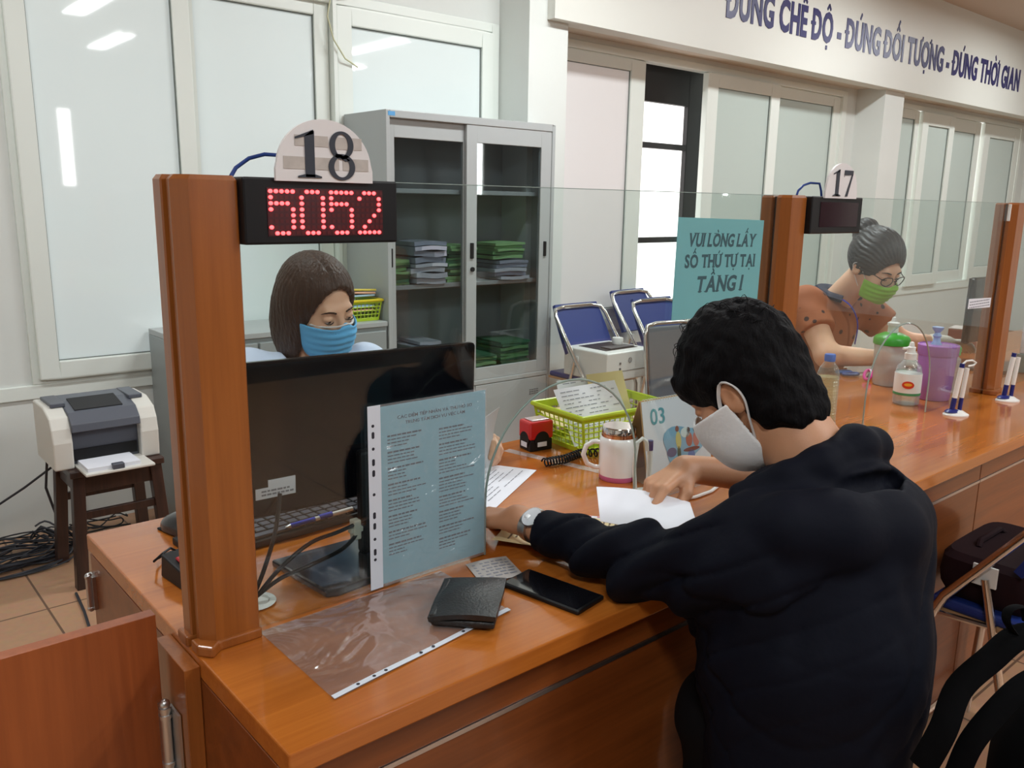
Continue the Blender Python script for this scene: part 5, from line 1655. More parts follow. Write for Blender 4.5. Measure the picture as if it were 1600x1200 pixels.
def head_axes(yaw, pitch, roll=0.0):
    y = Vector((math.cos(yaw) * math.cos(pitch), math.sin(yaw) * math.cos(pitch), -math.sin(pitch)))
    x = Vector((math.sin(yaw), -math.cos(yaw), 0))
    z = x.cross(y)
    x2 = x * math.cos(roll) + z * math.sin(roll)
    z2 = z * math.cos(roll) - x * math.sin(roll)
    return np.array([list(x2), list(y), list(z2)], np.float32).T      # columns: right, forward, up
class Head:
    def __init__(self, c, yaw, pitch, roll=0.0, s=1.0):
        self.c, self.A, self.s = V3(c), head_axes(yaw, pitch, roll), s
    def w(self, x, y, z):
        return tuple(self.c + self.A @ (V3(x, y, z) * self.s))
    def M(self):
        m = Matrix([[float(v) * self.s for v in r_] for r_ in self.A]).to_4x4()
        m.translation = Vector([float(v) for v in self.c])
        return m
    def loc(self, g_):
        """a field written in head space"""
        return lambda p: g_(((p - self.c) @ self.A) / self.s) * self.s
def head_field(fem=True, lids=True):
    sk = ell((0, -.012, .035), (.074, .094, .088))
    fc_ = ell((0, .022, -.03), (.061, .072, .088))
    jw = ell((0, .045, -.082), (.036 if fem else .042, .040, .032))
    chk = U(0.01, ell((.036, .066, -.03), (.024, .022, .024)), ell((-.036, .066, -.03), (.024, .022, .024)))
    brow = cone((-.032, .080, .024), (.032, .080, .024), .010)
    nose = U(0.008, cone((0, .090, .012), (0, .107, -.028), .007, .010), ell((.009, .096, -.032), (.008, .009, .007)), ell((-.009, .096, -.032), (.008, .009, .007)))
    lips = U(0.003, cone((-.018, .090, -.058), (.018, .090, -.058), .006), cone((-.014, .090, -.067), (.014, .090, -.067), .006))
    soc = U(0.0, ell((.031, .099, .006), (.017, .014, .010)), ell((-.031, .099, .006), (.017, .014, .010)))
    lid = U(0.0, ell((.031, .081, .007), (.0155, .011, .0095)), ell((-.031, .081, .007), (.0155, .011, .0095)))
    ear = U(0.0, ell((.077, -.008, -.008), (.008, .019, .030)), ell((-.077, -.008, -.008), (.008, .019, .030)))
    earc = U(0.0, ell((.086, -.004, -.004), (.006, .010, .017)), ell((-.086, -.004, -.004), (.006, .010, .017)))
    def f(p):
        d = smin(sk(p), fc_(p), .03)
        d = smin(d, jw(p), .035)
        d = smin(d, chk(p), .025)
        d = smin(d, brow(p), .018)
        d = smax(d, -soc(p), .012)
        d = smin(d, nose(p), .010)
        d = smin(d, lips(p), .006)
        if lids:
            d = smin(d, lid(p), .003)
        e = smax(ear(p), -earc(p), .004)
        return smin(d, e, .008)
    return f
MASKFACE = U(0.03, ell((0, .022, -.03), (.062, .074, .090)), ell((0, .050, -.080), (.040, .044, .034)), ell((0, .078, -.03), (.030, .034, .034)), ell((0, -.012, .035), (.074, .094, .088)))
def mask_field(top=-.012, bot=-.108, side=.030, th=.0022, off=.0045, pleats=True):
    def f(p):
        x, y, z = p[:, 0], p[:, 1], p[:, 2]
        d = MASKFACE(p) - off
        if pleats:
            d = d + .0016 * np.sin((z + .2 * np.abs(x)) * 330) * np.clip((y - .04) * 20, 0, 1)
        sh = np.abs(d) - th
        topz = top + .012 * np.exp(-(x / .016) ** 2) - .10 * np.abs(x) 
        reg = np.maximum(z - topz, np.maximum(bot + .12 * np.abs(x) - z, side + .0 * z - y))
        return smax(sh, reg, .002)
    return f
def hand_parts(wrist, F, S, N, s, curls, spread, thumb, flip=1):
    """palm fields and finger chains. F to the fingertips, S towards the thumb, N out of the back of the hand"""
    w, F, S, N = V3(wrist), V3(F), V3(S), V3(N)
    F = F / np.linalg.norm(F)
    N = N - F * (N @ F)
    N = N / np.linalg.norm(N)
    S = np.cross(F, N) if (np.cross(F, N) @ S) > 0 else -np.cross(F, N)
    mc = [(.027, .086), (.008, .091), (-.012, .087), (-.030, .077)]
    ln = [(.041, .025, .020), (.045, .028, .021), (.041, .026, .021), (.032, .020, .018)]
    rad = [.0088, .0090, .0086, .0076]
    palm, fingers, tips = [], [], []
    for i in range(4):
        b = w + (F * mc[i][1] + S * mc[i][0]) * s
        palm.append(cone(w + S * mc[i][0] * .55 * s + F * .01 * s, b, .0145 * s, .0105 * s))
        chain, a, d0 = [], 0.0, b
        for j in range(3):
            a += curls[i][j]
            dr = F * math.cos(a) - N * math.sin(a) + S * spread[i] * math.cos(a)
            dr = dr / np.linalg.norm(dr)
            e = d0 + dr * ln[i][j] * s
            r0 = rad[i] * s * (1.08, .98, .90)[j]
            chain.append(cone(d0, e, r0, rad[i] * s * (.98, .90, .78)[j]))
            d0 = e
        tips.append((d0, dr, N * math.cos(a) + F * math.sin(a)))
        fingers.append(U(.003, *chain))
    tp = [w + (S * x + F * y + N * z) * s for x, y, z in thumb]
    palm.append(cone(tp[0], tp[1], .016 * s, .0125 * s))
    th = U(.004, cone(tp[1], tp[2], .0118 * s, .0102 * s), cone(tp[2], tp[3], .0104 * s, .0086 * s))
    palm_f = U(.012 * s, *palm)
    def f(p):
        d = smin(palm_f(p), th(p), .008 * s)
        for g_ in fingers:
            d = smin(d, g_(p), .0045 * s)
        return d
    return f, tips, tp

SKIN = mat('skin', srgb(226, 180, 150), 0.48, noise=0.05, nscale=40, sss=0.12, bump=0.05, bscale=400)
SKIN_M = mat('skin_tan', srgb(196, 144, 110), 0.5, noise=0.06, nscale=40, sss=0.1, bump=0.05, bscale=400)
HAIR_BLACK = mat('black_hair', (0.0035, 0.0032, 0.004), 0.7, spec=0.10, bump=0.4, bscale=220, stretch=(1, 1, 0.25))
HAIR_BROWN = mat('dark_brown_hair', (0.055, 0.027, 0.016), 0.42, spec=0.3, noise=0.35, nscale=60, bump=0.5, bscale=160, stretch=(1, 1, 0.12))
JACKET = mat('navy_black_jacket', (0.0028, 0.0038, 0.0092), 0.75, spec=0.12, noise=0.15, nscale=9, bump=0.15, bscale=30)
TROUSER = mat('black_trousers', (0.003, 0.003, 0.004), 0.8, spec=0.15, noise=0.2, nscale=30)
LOOPW = mat('white_elastic', srgb(226, 226, 226), 0.7)

# ------------------------------------------------------------ the seated man in the dark hooded jacket
def build_man():
    base = (1.18, 0.55, 0.0)
    t = thing('person', 'man with short black hair in a dark hooded jacket and white mask, seated at the counter with back turned', 'person', base)
    t['label'] = 'man in a dark hooded jacket and white mask seated at the counter, seen from behind'
    H = Head((1.176, 0.780, 1.118), R(100), R(40), 0.0, 0.92)
    hf = H.loc(head_field(False))
    LSH, RSH = (1.02, .645, .905), (1.335, .70, .915)
    LEL, REL = (.985, .815, .848), (1.53, .83, .87)
    LWR, RWR = (.968, 1.105, .842), (1.30, .985, .905)
    neck = cone(H.w(0, -.035, -.055), (1.205, .64, .985), .056, .066)
    # left hand reaches through the hatch over the certificate
    lh, ltips, ltp = hand_parts(LWR, (-.30, 1.0, -.16), (1, .25, .15), (-.1, .16, 1.0), 0.95,
        [(.55, .6, .35), (.6, .65, .4), (.6, .7, .4), (.65, .7, .4)], (.06, .0, -.05, -.12),
        [(.022, .018, -.008), (.045, .05, -.018), (.052, .078, -.032), (.046, .1, -.046)])
    # right hand pinches a white sheet
    rh, rtips, rtp = hand_parts(RWR, (-1.0, .10, -.30), (.12, -.9, -.12), (-.25, .15, 1.0), 0.95,
        [(.45, .75, .45), (.7, .85, .5), (.8, .9, .5), (.85, .9, .5)], (.05, .0, -.04, -.1),
        [(.020, .016, -.010), (.040, .046, -.026), (.040, .078, -.044), (.030, .105, -.058)])
    la = U(.02, cone(LSH, LEL, .045, .032), cone(LEL, LWR, .031, .027))
    ra = U(.02, cone(RSH, REL, .045, .036), cone(REL, RWR, .038, .027))
    tor = U(.05, cone((1.10, .575, .56), (1.15, .60, .86), .11, .12), cone((1.08, .64, .93), (1.33, .67, .93), .06))
    def body(p):
        d = smin(hf(p), neck(p), .03)
        d = smin(d, tor(p), .04)
        d = smin(d, la(p), .02)
        d = smin(d, ra(p), .02)
        d = smin(d, lh(p), .014)
        return smin(d, rh(p), .014)
    sdf_obj('body', body, (.84, .33, .42), (1.62, 1.30, 1.27), .0032, SKIN_M, t, base)
    # hair
    cap = ell((0, -.020, .048), (.095, .112, .112))
    face_cut = ell((0, .112, -.062), (.090, .078, .098))
    nape = ell((0, -.050, -.040), (.082, .068, .105))
    fringe = ell((0, .066, .058), (.070, .040, .045))
    def hair(p):
        y, z = p[:, 1], p[:, 2]
        d = smin(smin(cap(p), fringe(p), .02), nape(p), .03)
        d = smax(d, -face_cut(p), .006)
        line = np.where(y > -.02, -.030 - .05 * np.clip(-y / .02, 0, 1), -.080 + (y + .02) * .55) + .004 * np.sin(p[:, 0] * 160) - z                      # nape hairline, lower towards the back
        d = smax(d, line, .012)
        ear = smin(ell((.088, .0, -.012), (.03, .028, .034))(p), ell((-.088, .0, -.012), (.03, .028, .034))(p), 0)
        return smax(d, -ear, .006)
    wv = waves(3, .006, 60, 7)
    wv2 = waves(5, .005, 260, 8, (1, .6, .35))
    hfield = disp(H.loc(hair), lambda p: wv(p) + wv2(p))
    ho = sdf_obj('hair', hfield, (1.0, .60, 1.0), (1.36, .97, 1.30), .0032, HAIR_BLACK, t, base)
    sh = MB()
    r_ = random.Random(8)
    for i in range(120):
        a, b = r_.uniform(-.9, .9), r_.uniform(-1.3, .7)
        d = Vector((math.sin(a) * .9, math.sin(b) * .9, math.cos(a) * math.cos(b) + .15)).normalized()
        p0 = Vector((d.x * .086, d.y * .106 - .016, d.z * .098 + .044))
        tg = Vector((r_.uniform(-1, 1), r_.uniform(-1, 1), 0))
        tg = (tg - d * tg.dot(d)).normalized()
        L = r_.uniform(.02, .04)
        up_ = r_.uniform(.25, .6) if i > 16 else r_.uniform(.8, 1.3)
        pts = [p0 + tg * (L * u) + d * (.013 + up_ * L * 4 * u * (1 - u) * .6 - .012 * u) for u in (0, .2, .4, .6, .8, 1)]
        sh.tube([p0] + pts, [.0008, .0008, .0007, .0007, .0006, .0004, .0002], 4)
    tag(sh.build('stray_hair', HAIR_BLACK, ho, M=Matrix.Translation(-Vector(base)) @ H.M()), kind='stuff')
    # mask with ear loops
    MK = mat('white_cloth_mask', srgb(240, 242, 244), 0.75, bump=0.1, bscale=90)
    mo_ = sdf_obj('face_mask', H.loc(mask_field(-.004, -.142, .004, .0030, .0115, False)), (1.0, .66, .95), (1.34, .96, 1.2), .0028, MK, t, base)
    for s in (-1, 1):
        pts = [(s * .068, .030, -.022), (s * .080, .012, .004), (s * .0885, -.010, .022), (s * .090, -.028, .006), (s * .086, -.030, -.022), (s * .074, -.012, -.055), (s * .058, .006, -.085)]
        sm = [Vector(p) for p in pts]
        out = []
        for i in range(len(sm) - 1):
            p0, p1, p2, p3 = sm[max(i - 1, 0)], sm[i], sm[i + 1], sm[min(i + 2, len(sm) - 1)]
            for k in range(5):
                u = k / 5
                out.append(0.5 * ((2 * p1) + (p2 - p0) * u + (2 * p0 - 5 * p1 + 4 * p2 - p3) * u * u + (3 * p1 - p0 - 3 * p2 + p3) * u ** 3))
        out.append(sm[-1])
        MB().tube(out, .0042, 8, flat=.5).build('ear_loop', LOOPW, mo_, M=Matrix.Translation(-Vector(base)) @ H.M())
    # jacket: torso, sleeves, hood
    torso = U(.07, cone((1.095, .57, .46), (1.13, .60, .76), .150, .158), cone((1.13, .60, .76), (1.185, .62, .90), .158, .140),
              ell((1.175, .605, .92), (.165, .120, .105)), cone((1.06, .64, .905), (1.30, .675, .905), .074))
    lsl = U(.03, cone(LSH, LEL, .080, .058), cone(LEL, (.976, 1.05, .840), .056, .039))
    rsl = U(.03, cone(RSH, REL, .076, .064), cone(REL, (1.44, .89, .885), .064, .050))
    def chain(pts, rads, k=.02):
        return U(k, *[cone(pts[n_], pts[n_ + 1], rads[n_], rads[n_ + 1]) for n_ in range(len(pts) - 1)])
    hood_c = chain([(1.06, .70, .985), (1.09, .64, 1.018), (1.135, .615, 1.035), (1.215, .605, 1.052), (1.28, .61, 1.04), (1.315, .665, .995)], [.016, .024, .028, .034, .030, .020], .015)
    hood_s = chain([(1.0, .655, .955), (1.025, .595, .968), (1.08, .555, .962), (1.165, .530, .950), (1.24, .55, .948), (1.285, .62, .95)], [.030, .048, .058, .060, .056, .036], .03)
    gap = chain([(1.07, .60, 1.032), (1.12, .560, 1.022), (1.19, .540, 1.014), (1.25, .555, 1.006)], [.006, .016, .021, .014], .01)
    nck = cone((1.195, .72, 1.10), (1.20, .645, .985), .066, .066)
    lopen = cone((.990, .99, .844), (.97, 1.15, .840), .031, .038)
    ropen = cone((1.47, .87, .88), (1.38, .93, .892), .036, .05)
    w1_, w2_ = waves(12, .006, 22, 6), waves(14, .007, 60, 6)
    e_l = V3(LEL)
    sl_dir = V3(LSH) - e_l
    def folds(p):
        d = w1_(p) * .55 + w2_(p) * .45
        # diagonal pull folds near the elbow and shoulder
        q = p - e_l
        near = np.exp(-(q * q).sum(1) / .03)
        d = d + .011 * near * np.sin(q @ V3(10, 62, 48))
        q2 = p - V3(1.07, .60, .86)
        near2 = np.exp(-(q2 * q2).sum(1) / .03)
        d = d + .004 * near2 * np.sin(q2 @ V3(55, 10, -42))
        # sharp creases
        wob2 = .9 * np.sin(p @ V3(14, 9, -11))
        cr1 = (1 - np.abs(np.sin(q @ V3(6, 34, 40) + wob2))) ** 4
        cr2 = (1 - np.abs(np.sin(q2 @ V3(30, 12, -26) + wob2))) ** 4
        q3 = p - V3(1.13, .47, .70)
        cr3 = (1 - np.abs(np.sin(q3 @ V3(16, 5, 22) + 1.6 * wob2))) ** 5 * np.exp(-(q3 * q3).sum(1) / .05)
        return d + .010 * np.exp(-(q * q).sum(1) / .06) * cr1 + .009 * np.exp(-(q2 * q2).sum(1) / .05) * cr2 + .0015 * cr3
    lend, rend = plane((.983, 1.043, .842), (-.10, 1, -.02)), plane((1.435, .895, .887), (-.80, .55, .13))
    def jacket(p):
        d = smin(torso(p), lsl(p), .05)
        d = smin(d, rsl(p), .05)
        d = d + folds(p)
        d = smin(d, smin(hood_s(p), hood_c(p), .012), .010)
        d = smax(d, -gap(p), .010)
        d = smax(d, -nck(p), .008)
        d = smax(d, -lopen(p), .003)
        d = smax(d, -ropen(p), .003)
        near_l = (p[:, 0] < 1.2) & (p[:, 1] > .88)
        d = np.where(near_l, smax(d, lend(p), .003), d)
        near_r = (p[:, 0] > 1.3) & (p[:, 1] > .82)
        d = np.where(near_r, smax(d, rend(p), .003), d)
        return smax(d, .36 - p[:, 2], .01)
    sdf_obj('jacket', jacket, (.84, .34, .34), (1.66, 1.06, 1.13), .0046, JACKET, t, base)
    MB().tube([(1.205 + .066 * math.cos(a), .655 + .06 * math.sin(a), 1.0 + .035 * math.cos(a + 2.0)) for a in [2 * PI * k / 20 for k in range(20)]], .007, 8, closed=True).build('shirt_collar', PAPER, t, off=-Vector(base))
    # trousers and shoes
    tr_ = U(.05, cone((1.05, .56, .53), (1.10, .715, .585), .088, .074), cone((1.10, .715, .585), (1.095, .705, .10), .074, .058),
            cone((1.20, .56, .52), (1.345, .71, .565), .088, .074), cone((1.345, .71, .565), (1.35, .70, .10), .072, .058), cone((1.05, .55, .50), (1.19, .55, .50), .095))
    sdf_obj('trousers', disp(tr_, waves(9, .004, 40, 5)), (.96, .36, .06), (1.5, .82, .68), .006, TROUSER, t, base)
    for x in (1.095, 1.35):
        MB().box(x - .045, x + .045, .57, .80, 0.0, .085).build('shoe', BLACK_PL, t, bevel=.03, seg=3, off=-Vector(base))
    # watch
    ax = (V3(LWR) - V3(LEL))
    ax = ax / np.linalg.norm(ax)
    wc_ = V3(LEL) + ax * .247
    Mw = fr([float(v) for v in wc_], (0.95, -.05, .30), [float(v) for v in np.cross(ax, V3(0.95, -.05, .30))])
    wt = MB().lathe([(.0295, -.009), (.033, -.009), (.0335, 0), (.033, .009), (.0295, .009), (.0295, -.009)], 32, M=Matrix(((1, 0, 0, 0), (0, 1, 0, 0), (0, 0, 1, 0), (0, 0, 0, 1))), sx=1.0, sy=.92).build('watch_band', SILVER, t, M=Matrix.Translation(-Vector(base)) @ Mw)
    fdir = Vector((-.55, -.35, .75)).normalized()
    Mf = fr(Vector([float(v) for v in wc_]) + fdir * .0325, fdir.cross(Vector([float(v) for v in ax])), [float(v) for v in ax])
    MB().lathe([(0, 0), (.019, 0), (.020, .002), (.019, .007), (.016, .0085), (0, .0085)], 28).build('watch_case', mat('steel_watch_case', (0.3, 0.3, 0.31), 0.4, metal=1.0), t, M=Matrix.Translation(-Vector(base)) @ Mf)
    MB().lathe([(0, .0086), (.0155, .0086), (.0155, .0092), (0, .0094)], 24).build('watch_dial', mat('pale_dial', srgb(120, 122, 120), 0.6), t, M=Matrix.Translation(-Vector(base)) @ Mf)
    return t, H, ltips, rtips, rtp
man, MH, ltips, rtips, rtp = build_man()
# the white sheet in his right hand
pin = (rtips[0][0] + rtp[3]) / 2
ws = thing('document', 'blank white sheet pinched in the right hand of the seated man', 'document', tuple(float(v) for v in pin))
WS_O = Vector((1.165, 1.095, .866)) - Vector([float(v) for v in pin])
WS_E1, WS_E2 = Vector((.45, -.89, -.02)), Vector((-.68, -.73, -.10))
MB().sheet(lambda u, v: WS_O + WS_E1 * (.185 * u) + WS_E2 * (.14 * v) + Vector((0, 0, .008 * math.sin(PI * u) * (1 - v) - .004 * v)), 12, 10, .0006).build('paper', PAPER, ws)

# ------------------------------------------------------------ the two clerks
def smooth_pts(pts, n=5):
    P = [Vector(p) for p in pts]
    out = []
    for i in range(len(P) - 1):
        p0, p1, p2, p3 = P[max(i - 1, 0)], P[i], P[i + 1], P[min(i + 2, len(P) - 1)]
        for k in range(n):
            u = k / n
            out.append(0.5 * ((2 * p1) + (p2 - p0) * u + (2 * p0 - 5 * p1 + 4 * p2 - p3) * u * u + (3 * p1 - p0 - 3 * p2 + p3) * u ** 3))
    return out + [P[-1]]
def eyes_and_brows(t, H, base, brow_m, open_=0.4):
    Mh = Matrix.Translation(-Vector(base)) @ H.M()
    EYE = mat('eye_white', srgb(206, 196, 190), 0.2, coat=0.5)
    IRIS = mat('dark_iris', (0.012, 0.007, 0.005), 0.12, coat=0.6)
    LASH = mat('dark_lash', (0.012, 0.009, 0.009), 0.6)
    for s in (-1, 1):
        e = MB().ball((s * .031, .0802, .0030), .0104, 16).build('eye', EYE, t, M=Mh)
        MB().ball((s * .031, .0856, .0005), (.0056, .0058, .0052), 12).build('iris', IRIS, e, M=Mh)
        MB().tube([(s * (.031 + x), .0935 - .0 - abs(x) * abs(x) * 28, -.0005 + z) for x, z in ((-.014, -.0005), (-.008, -.0022), (0, -.0030), (.008, -.0022), (.0145, .0012))], [.0006, .0013, .0016, .0015, .0006], 6).build('eyelash', LASH, t, M=Mh)
        MB().tube([(s * x, y, z) for x, y, z in ((.015, .0935, .0225), (.024, .0935, .0262), (.034, .090, .0275), (.043, .0845, .0255), (.050, .077, .0212))], [.0022, .0028, .0026, .0020, .0008], 6, flat=.9).build('eyebrow', brow_m, t, M=Mh)
def ear_loops(mask_o, H, base):
    for s in (-1, 1):
        MB().tube(smooth_pts([(s * .062, .034, -.030), (s * .074, .018, -.006), (s * .084, -.006, .014), (s * .0865, -.024, .0), (s * .078, -.012, -.03), (s * .062, .020, -.070)]), .0016, 6).build('ear_loop', LOOPW, mask_o, M=Matrix.Translation(-Vector(base)) @ H.M())

def build_clerk_near():
    base = (.93, 1.88, 0.0)
    t = thing('person', 'woman with a brown bob and blue surgical mask behind the near monitor', 'person', base)
    H = Head((.946, 1.806, 1.165), R(-81), R(17), R(-7), 0.91)
    hf = H.loc(head_field(True))
    RSH, LSH = (.785, 1.875, 1.005), (1.085, 1.83, 1.0)
    REL, LEL = (.70, 1.74, .84), (1.19, 1.74, .835)
    RWR, LWR = (.90, 1.57, .825), (1.262, 1.615, .845)
    lh, lt, ltp = hand_parts(LWR, (.05, -1, .05), (-1, -.1, .5), (.55, .1, .85), .88, [(.5, .6, .4), (.6, .7, .45), (.7, .75, .45), (.8, .8, .5)], (.04, 0, -.04, -.1),
        [(.020, .016, -.010), (.040, .046, -.024), (.042, .074, -.036), (.034, .098, -.046)])
    rh, rt, rtp_ = hand_parts(RWR, (.75, -.65, -.05), (-.2, -.3, .1), (0, 0, 1), .88, [(.25, .3, .2)] * 4, (.05, 0, -.05, -.1),
        [(.020, .016, -.008), (.042, .05, -.012), (.05, .078, -.016), (.052, .1, -.02)])
    tor = U(.05, cone((.93, 1.93, .55), (.93, 1.90, .85), .10, .11), cone((.82, 1.88, .965), (1.05, 1.84, .965), .05))
    arms = U(.02, cone(RSH, REL, .042, .036), cone(REL, RWR, .036, .024), cone(LSH, LEL, .042, .036), cone(LEL, LWR, .036, .024))
    neck = cone(H.w(0, -.03, -.05), (.93, 1.875, 1.0), .046, .052)
    def body(p):
        d = smin(hf(p), neck(p), .025)
        d = smin(d, smin(tor(p), arms(p), .03), .035)
        return smin(smin(d, lh(p), .012), rh(p), .012)
    sdf_obj('body', body, (.62, 1.42, .44), (1.36, 2.06, 1.32), .003, SKIN, t, base)
    eyes_and_brows(t, H, base, HAIR_BROWN)
    cap = ell((0, -.018, .036), (.090, .114, .106))
    side = U(0, ell((.072, -.030, -.055), (.023, .060, .105)), ell((-.072, -.030, -.055), (.023, .060, .105)))
    back = ell((0, -.070, -.045), (.086, .050, .112))
    fcut = U(.02, ell((0, .110, -.034), (.079, .094, .121)), ell((0, .11, -.07), (.098, .094, .12)))
    ncut = ell((0, .0, -.115), (.052, .062, .075))
    def hair(p):
        x, y, z = p[:, 0], p[:, 1], p[:, 2]
        d = smin(cap(p), smin(side(p), back(p), .03), .035)
        d = smax(d, -fcut(p), .008)
        d = smax(d, -ncut(p), .01)
        part = .006 * np.exp(-((x - .012) / .0035) ** 2) * np.clip((z - .08) * 30, 0, 1) * np.clip((y + .05) * 20, 0, 1)
        th = np.arctan2(y + .02, x)
        strand = .0007 * np.sin(th * 37 + 1.5 * np.sin(z * 40)) + .0006 * np.sin(th * 83 + 2.0 * np.sin(z * 25 + 1))
        lowr = (-.142 + .02 * np.clip(y * 8, -1, 1)) - z
        return smax(d + part + strand, lowr, .012)
    sdf_obj('hair', H.loc(hair), (.76, 1.62, .99), (1.09, 1.98, 1.34), .003, HAIR_BROWN, t, base)
    mk = sdf_obj('face_mask', H.loc(mask_field(-.008, -.118, .026, .0022, .0115, True)), (.78, 1.65, 1.0), (1.08, 1.90, 1.22), .0024, mat('blue_mask', srgb(104, 188, 242), 0.7, noise=0.05, nscale=60), t, base)
    MB().tube(smooth_pts([(-.063, .052, -.0135), (-.046, .084, -.0110), (-.022, .109, -.0050), (0, .1195, .002), (.022, .109, -.0050), (.046, .084, -.0110), (.063, .052, -.0135)]), .0034, 6, flat=.6).build('mask_trim', LOOPW, mk, M=Matrix.Translation(-Vector(base)) @ H.M())
    ear_loops(mk, H, base)
    SHIRT = mat('pale_blue_shirt', srgb(206, 218, 240), 0.7, noise=0.03, nscale=20)
    shirt = U(.05, cone((.93, 1.93, .50), (.93, 1.90, .86), .135, .14), ell((.93, 1.87, .945), (.165, .10, .085)), cone((.81, 1.87, .99), (1.055, 1.83, .985), .066))
    sl = U(.025, cone(RSH, REL, .064, .056), cone(REL, (.84, 1.62, .83), .056, .042), cone(LSH, LEL, .064, .056), cone(LEL, (1.235, 1.67, .842), .055, .040))
    nk = cone((.925, 1.80, 1.12), (.93, 1.862, 1.0), .056, .056)
    vneck = cone((.945, 1.77, 1.02), (.94, 1.775, .93), .035, .01)
    wv = waves(31, .006, 40, 6)
    lo_, ro_ = plane((1.243, 1.655, .843), (.1, -1, .0)), plane((.842, 1.618, .83), (.75, -.65, 0))
    def sf(p):
        d = smin(shirt(p), sl(p), .03) + wv(p)
        d = smax(smax(d, -nk(p), .006), -vneck(p), .01)
        d = np.where(p[:, 0] > 1.12, smax(d, lo_(p), .003), d)
        d = np.where((p[:, 0] < .98) & (p[:, 1] < 1.7), smax(d, ro_(p), .003), d)
        return d
    sdf_obj('shirt', sf, (.58, 1.55, .36), (1.32, 2.10, 1.10), .0046, SHIRT, t, base)
    legs = U(.04, cone((.87, 1.92, .50), (.86, 2.02, .48), .10, .10), cone((1.0, 1.92, .50), (1.0, 2.02, .48), .10, .10), cone((.86, 1.85, .50), (.86, 1.74, .48), .09, .07), cone((1.0, 1.85, .50), (1.0, 1.74, .48), .09, .07), cone((.86, 1.74, .48), (.86, 1.78, .03), .06, .04), cone((1.0, 1.74, .48), (1.0, 1.78, .03), .06, .04))
    sdf_obj('trousers', legs, (.7, 1.6, -.01), (1.16, 2.16, .65), .008, TROUSER, t, base)
    return t, (lt[0][0] + ltp[3]) / 2
clerk, pin1 = build_clerk_near()
pw = thing('document', 'white slip of paper held up in the hand of the woman in the blue mask', 'document', tuple(float(v) for v in pin1))
MB().sheet(lambda u, v: (.012 - .10 * (1 - u) + .02 * v, -.01 - .045 * (1 - u) + .01 * math.sin(PI * v), -.035 + .135 * v + .012 * u), 6, 8, .0005).build('paper', PAPER, pw)

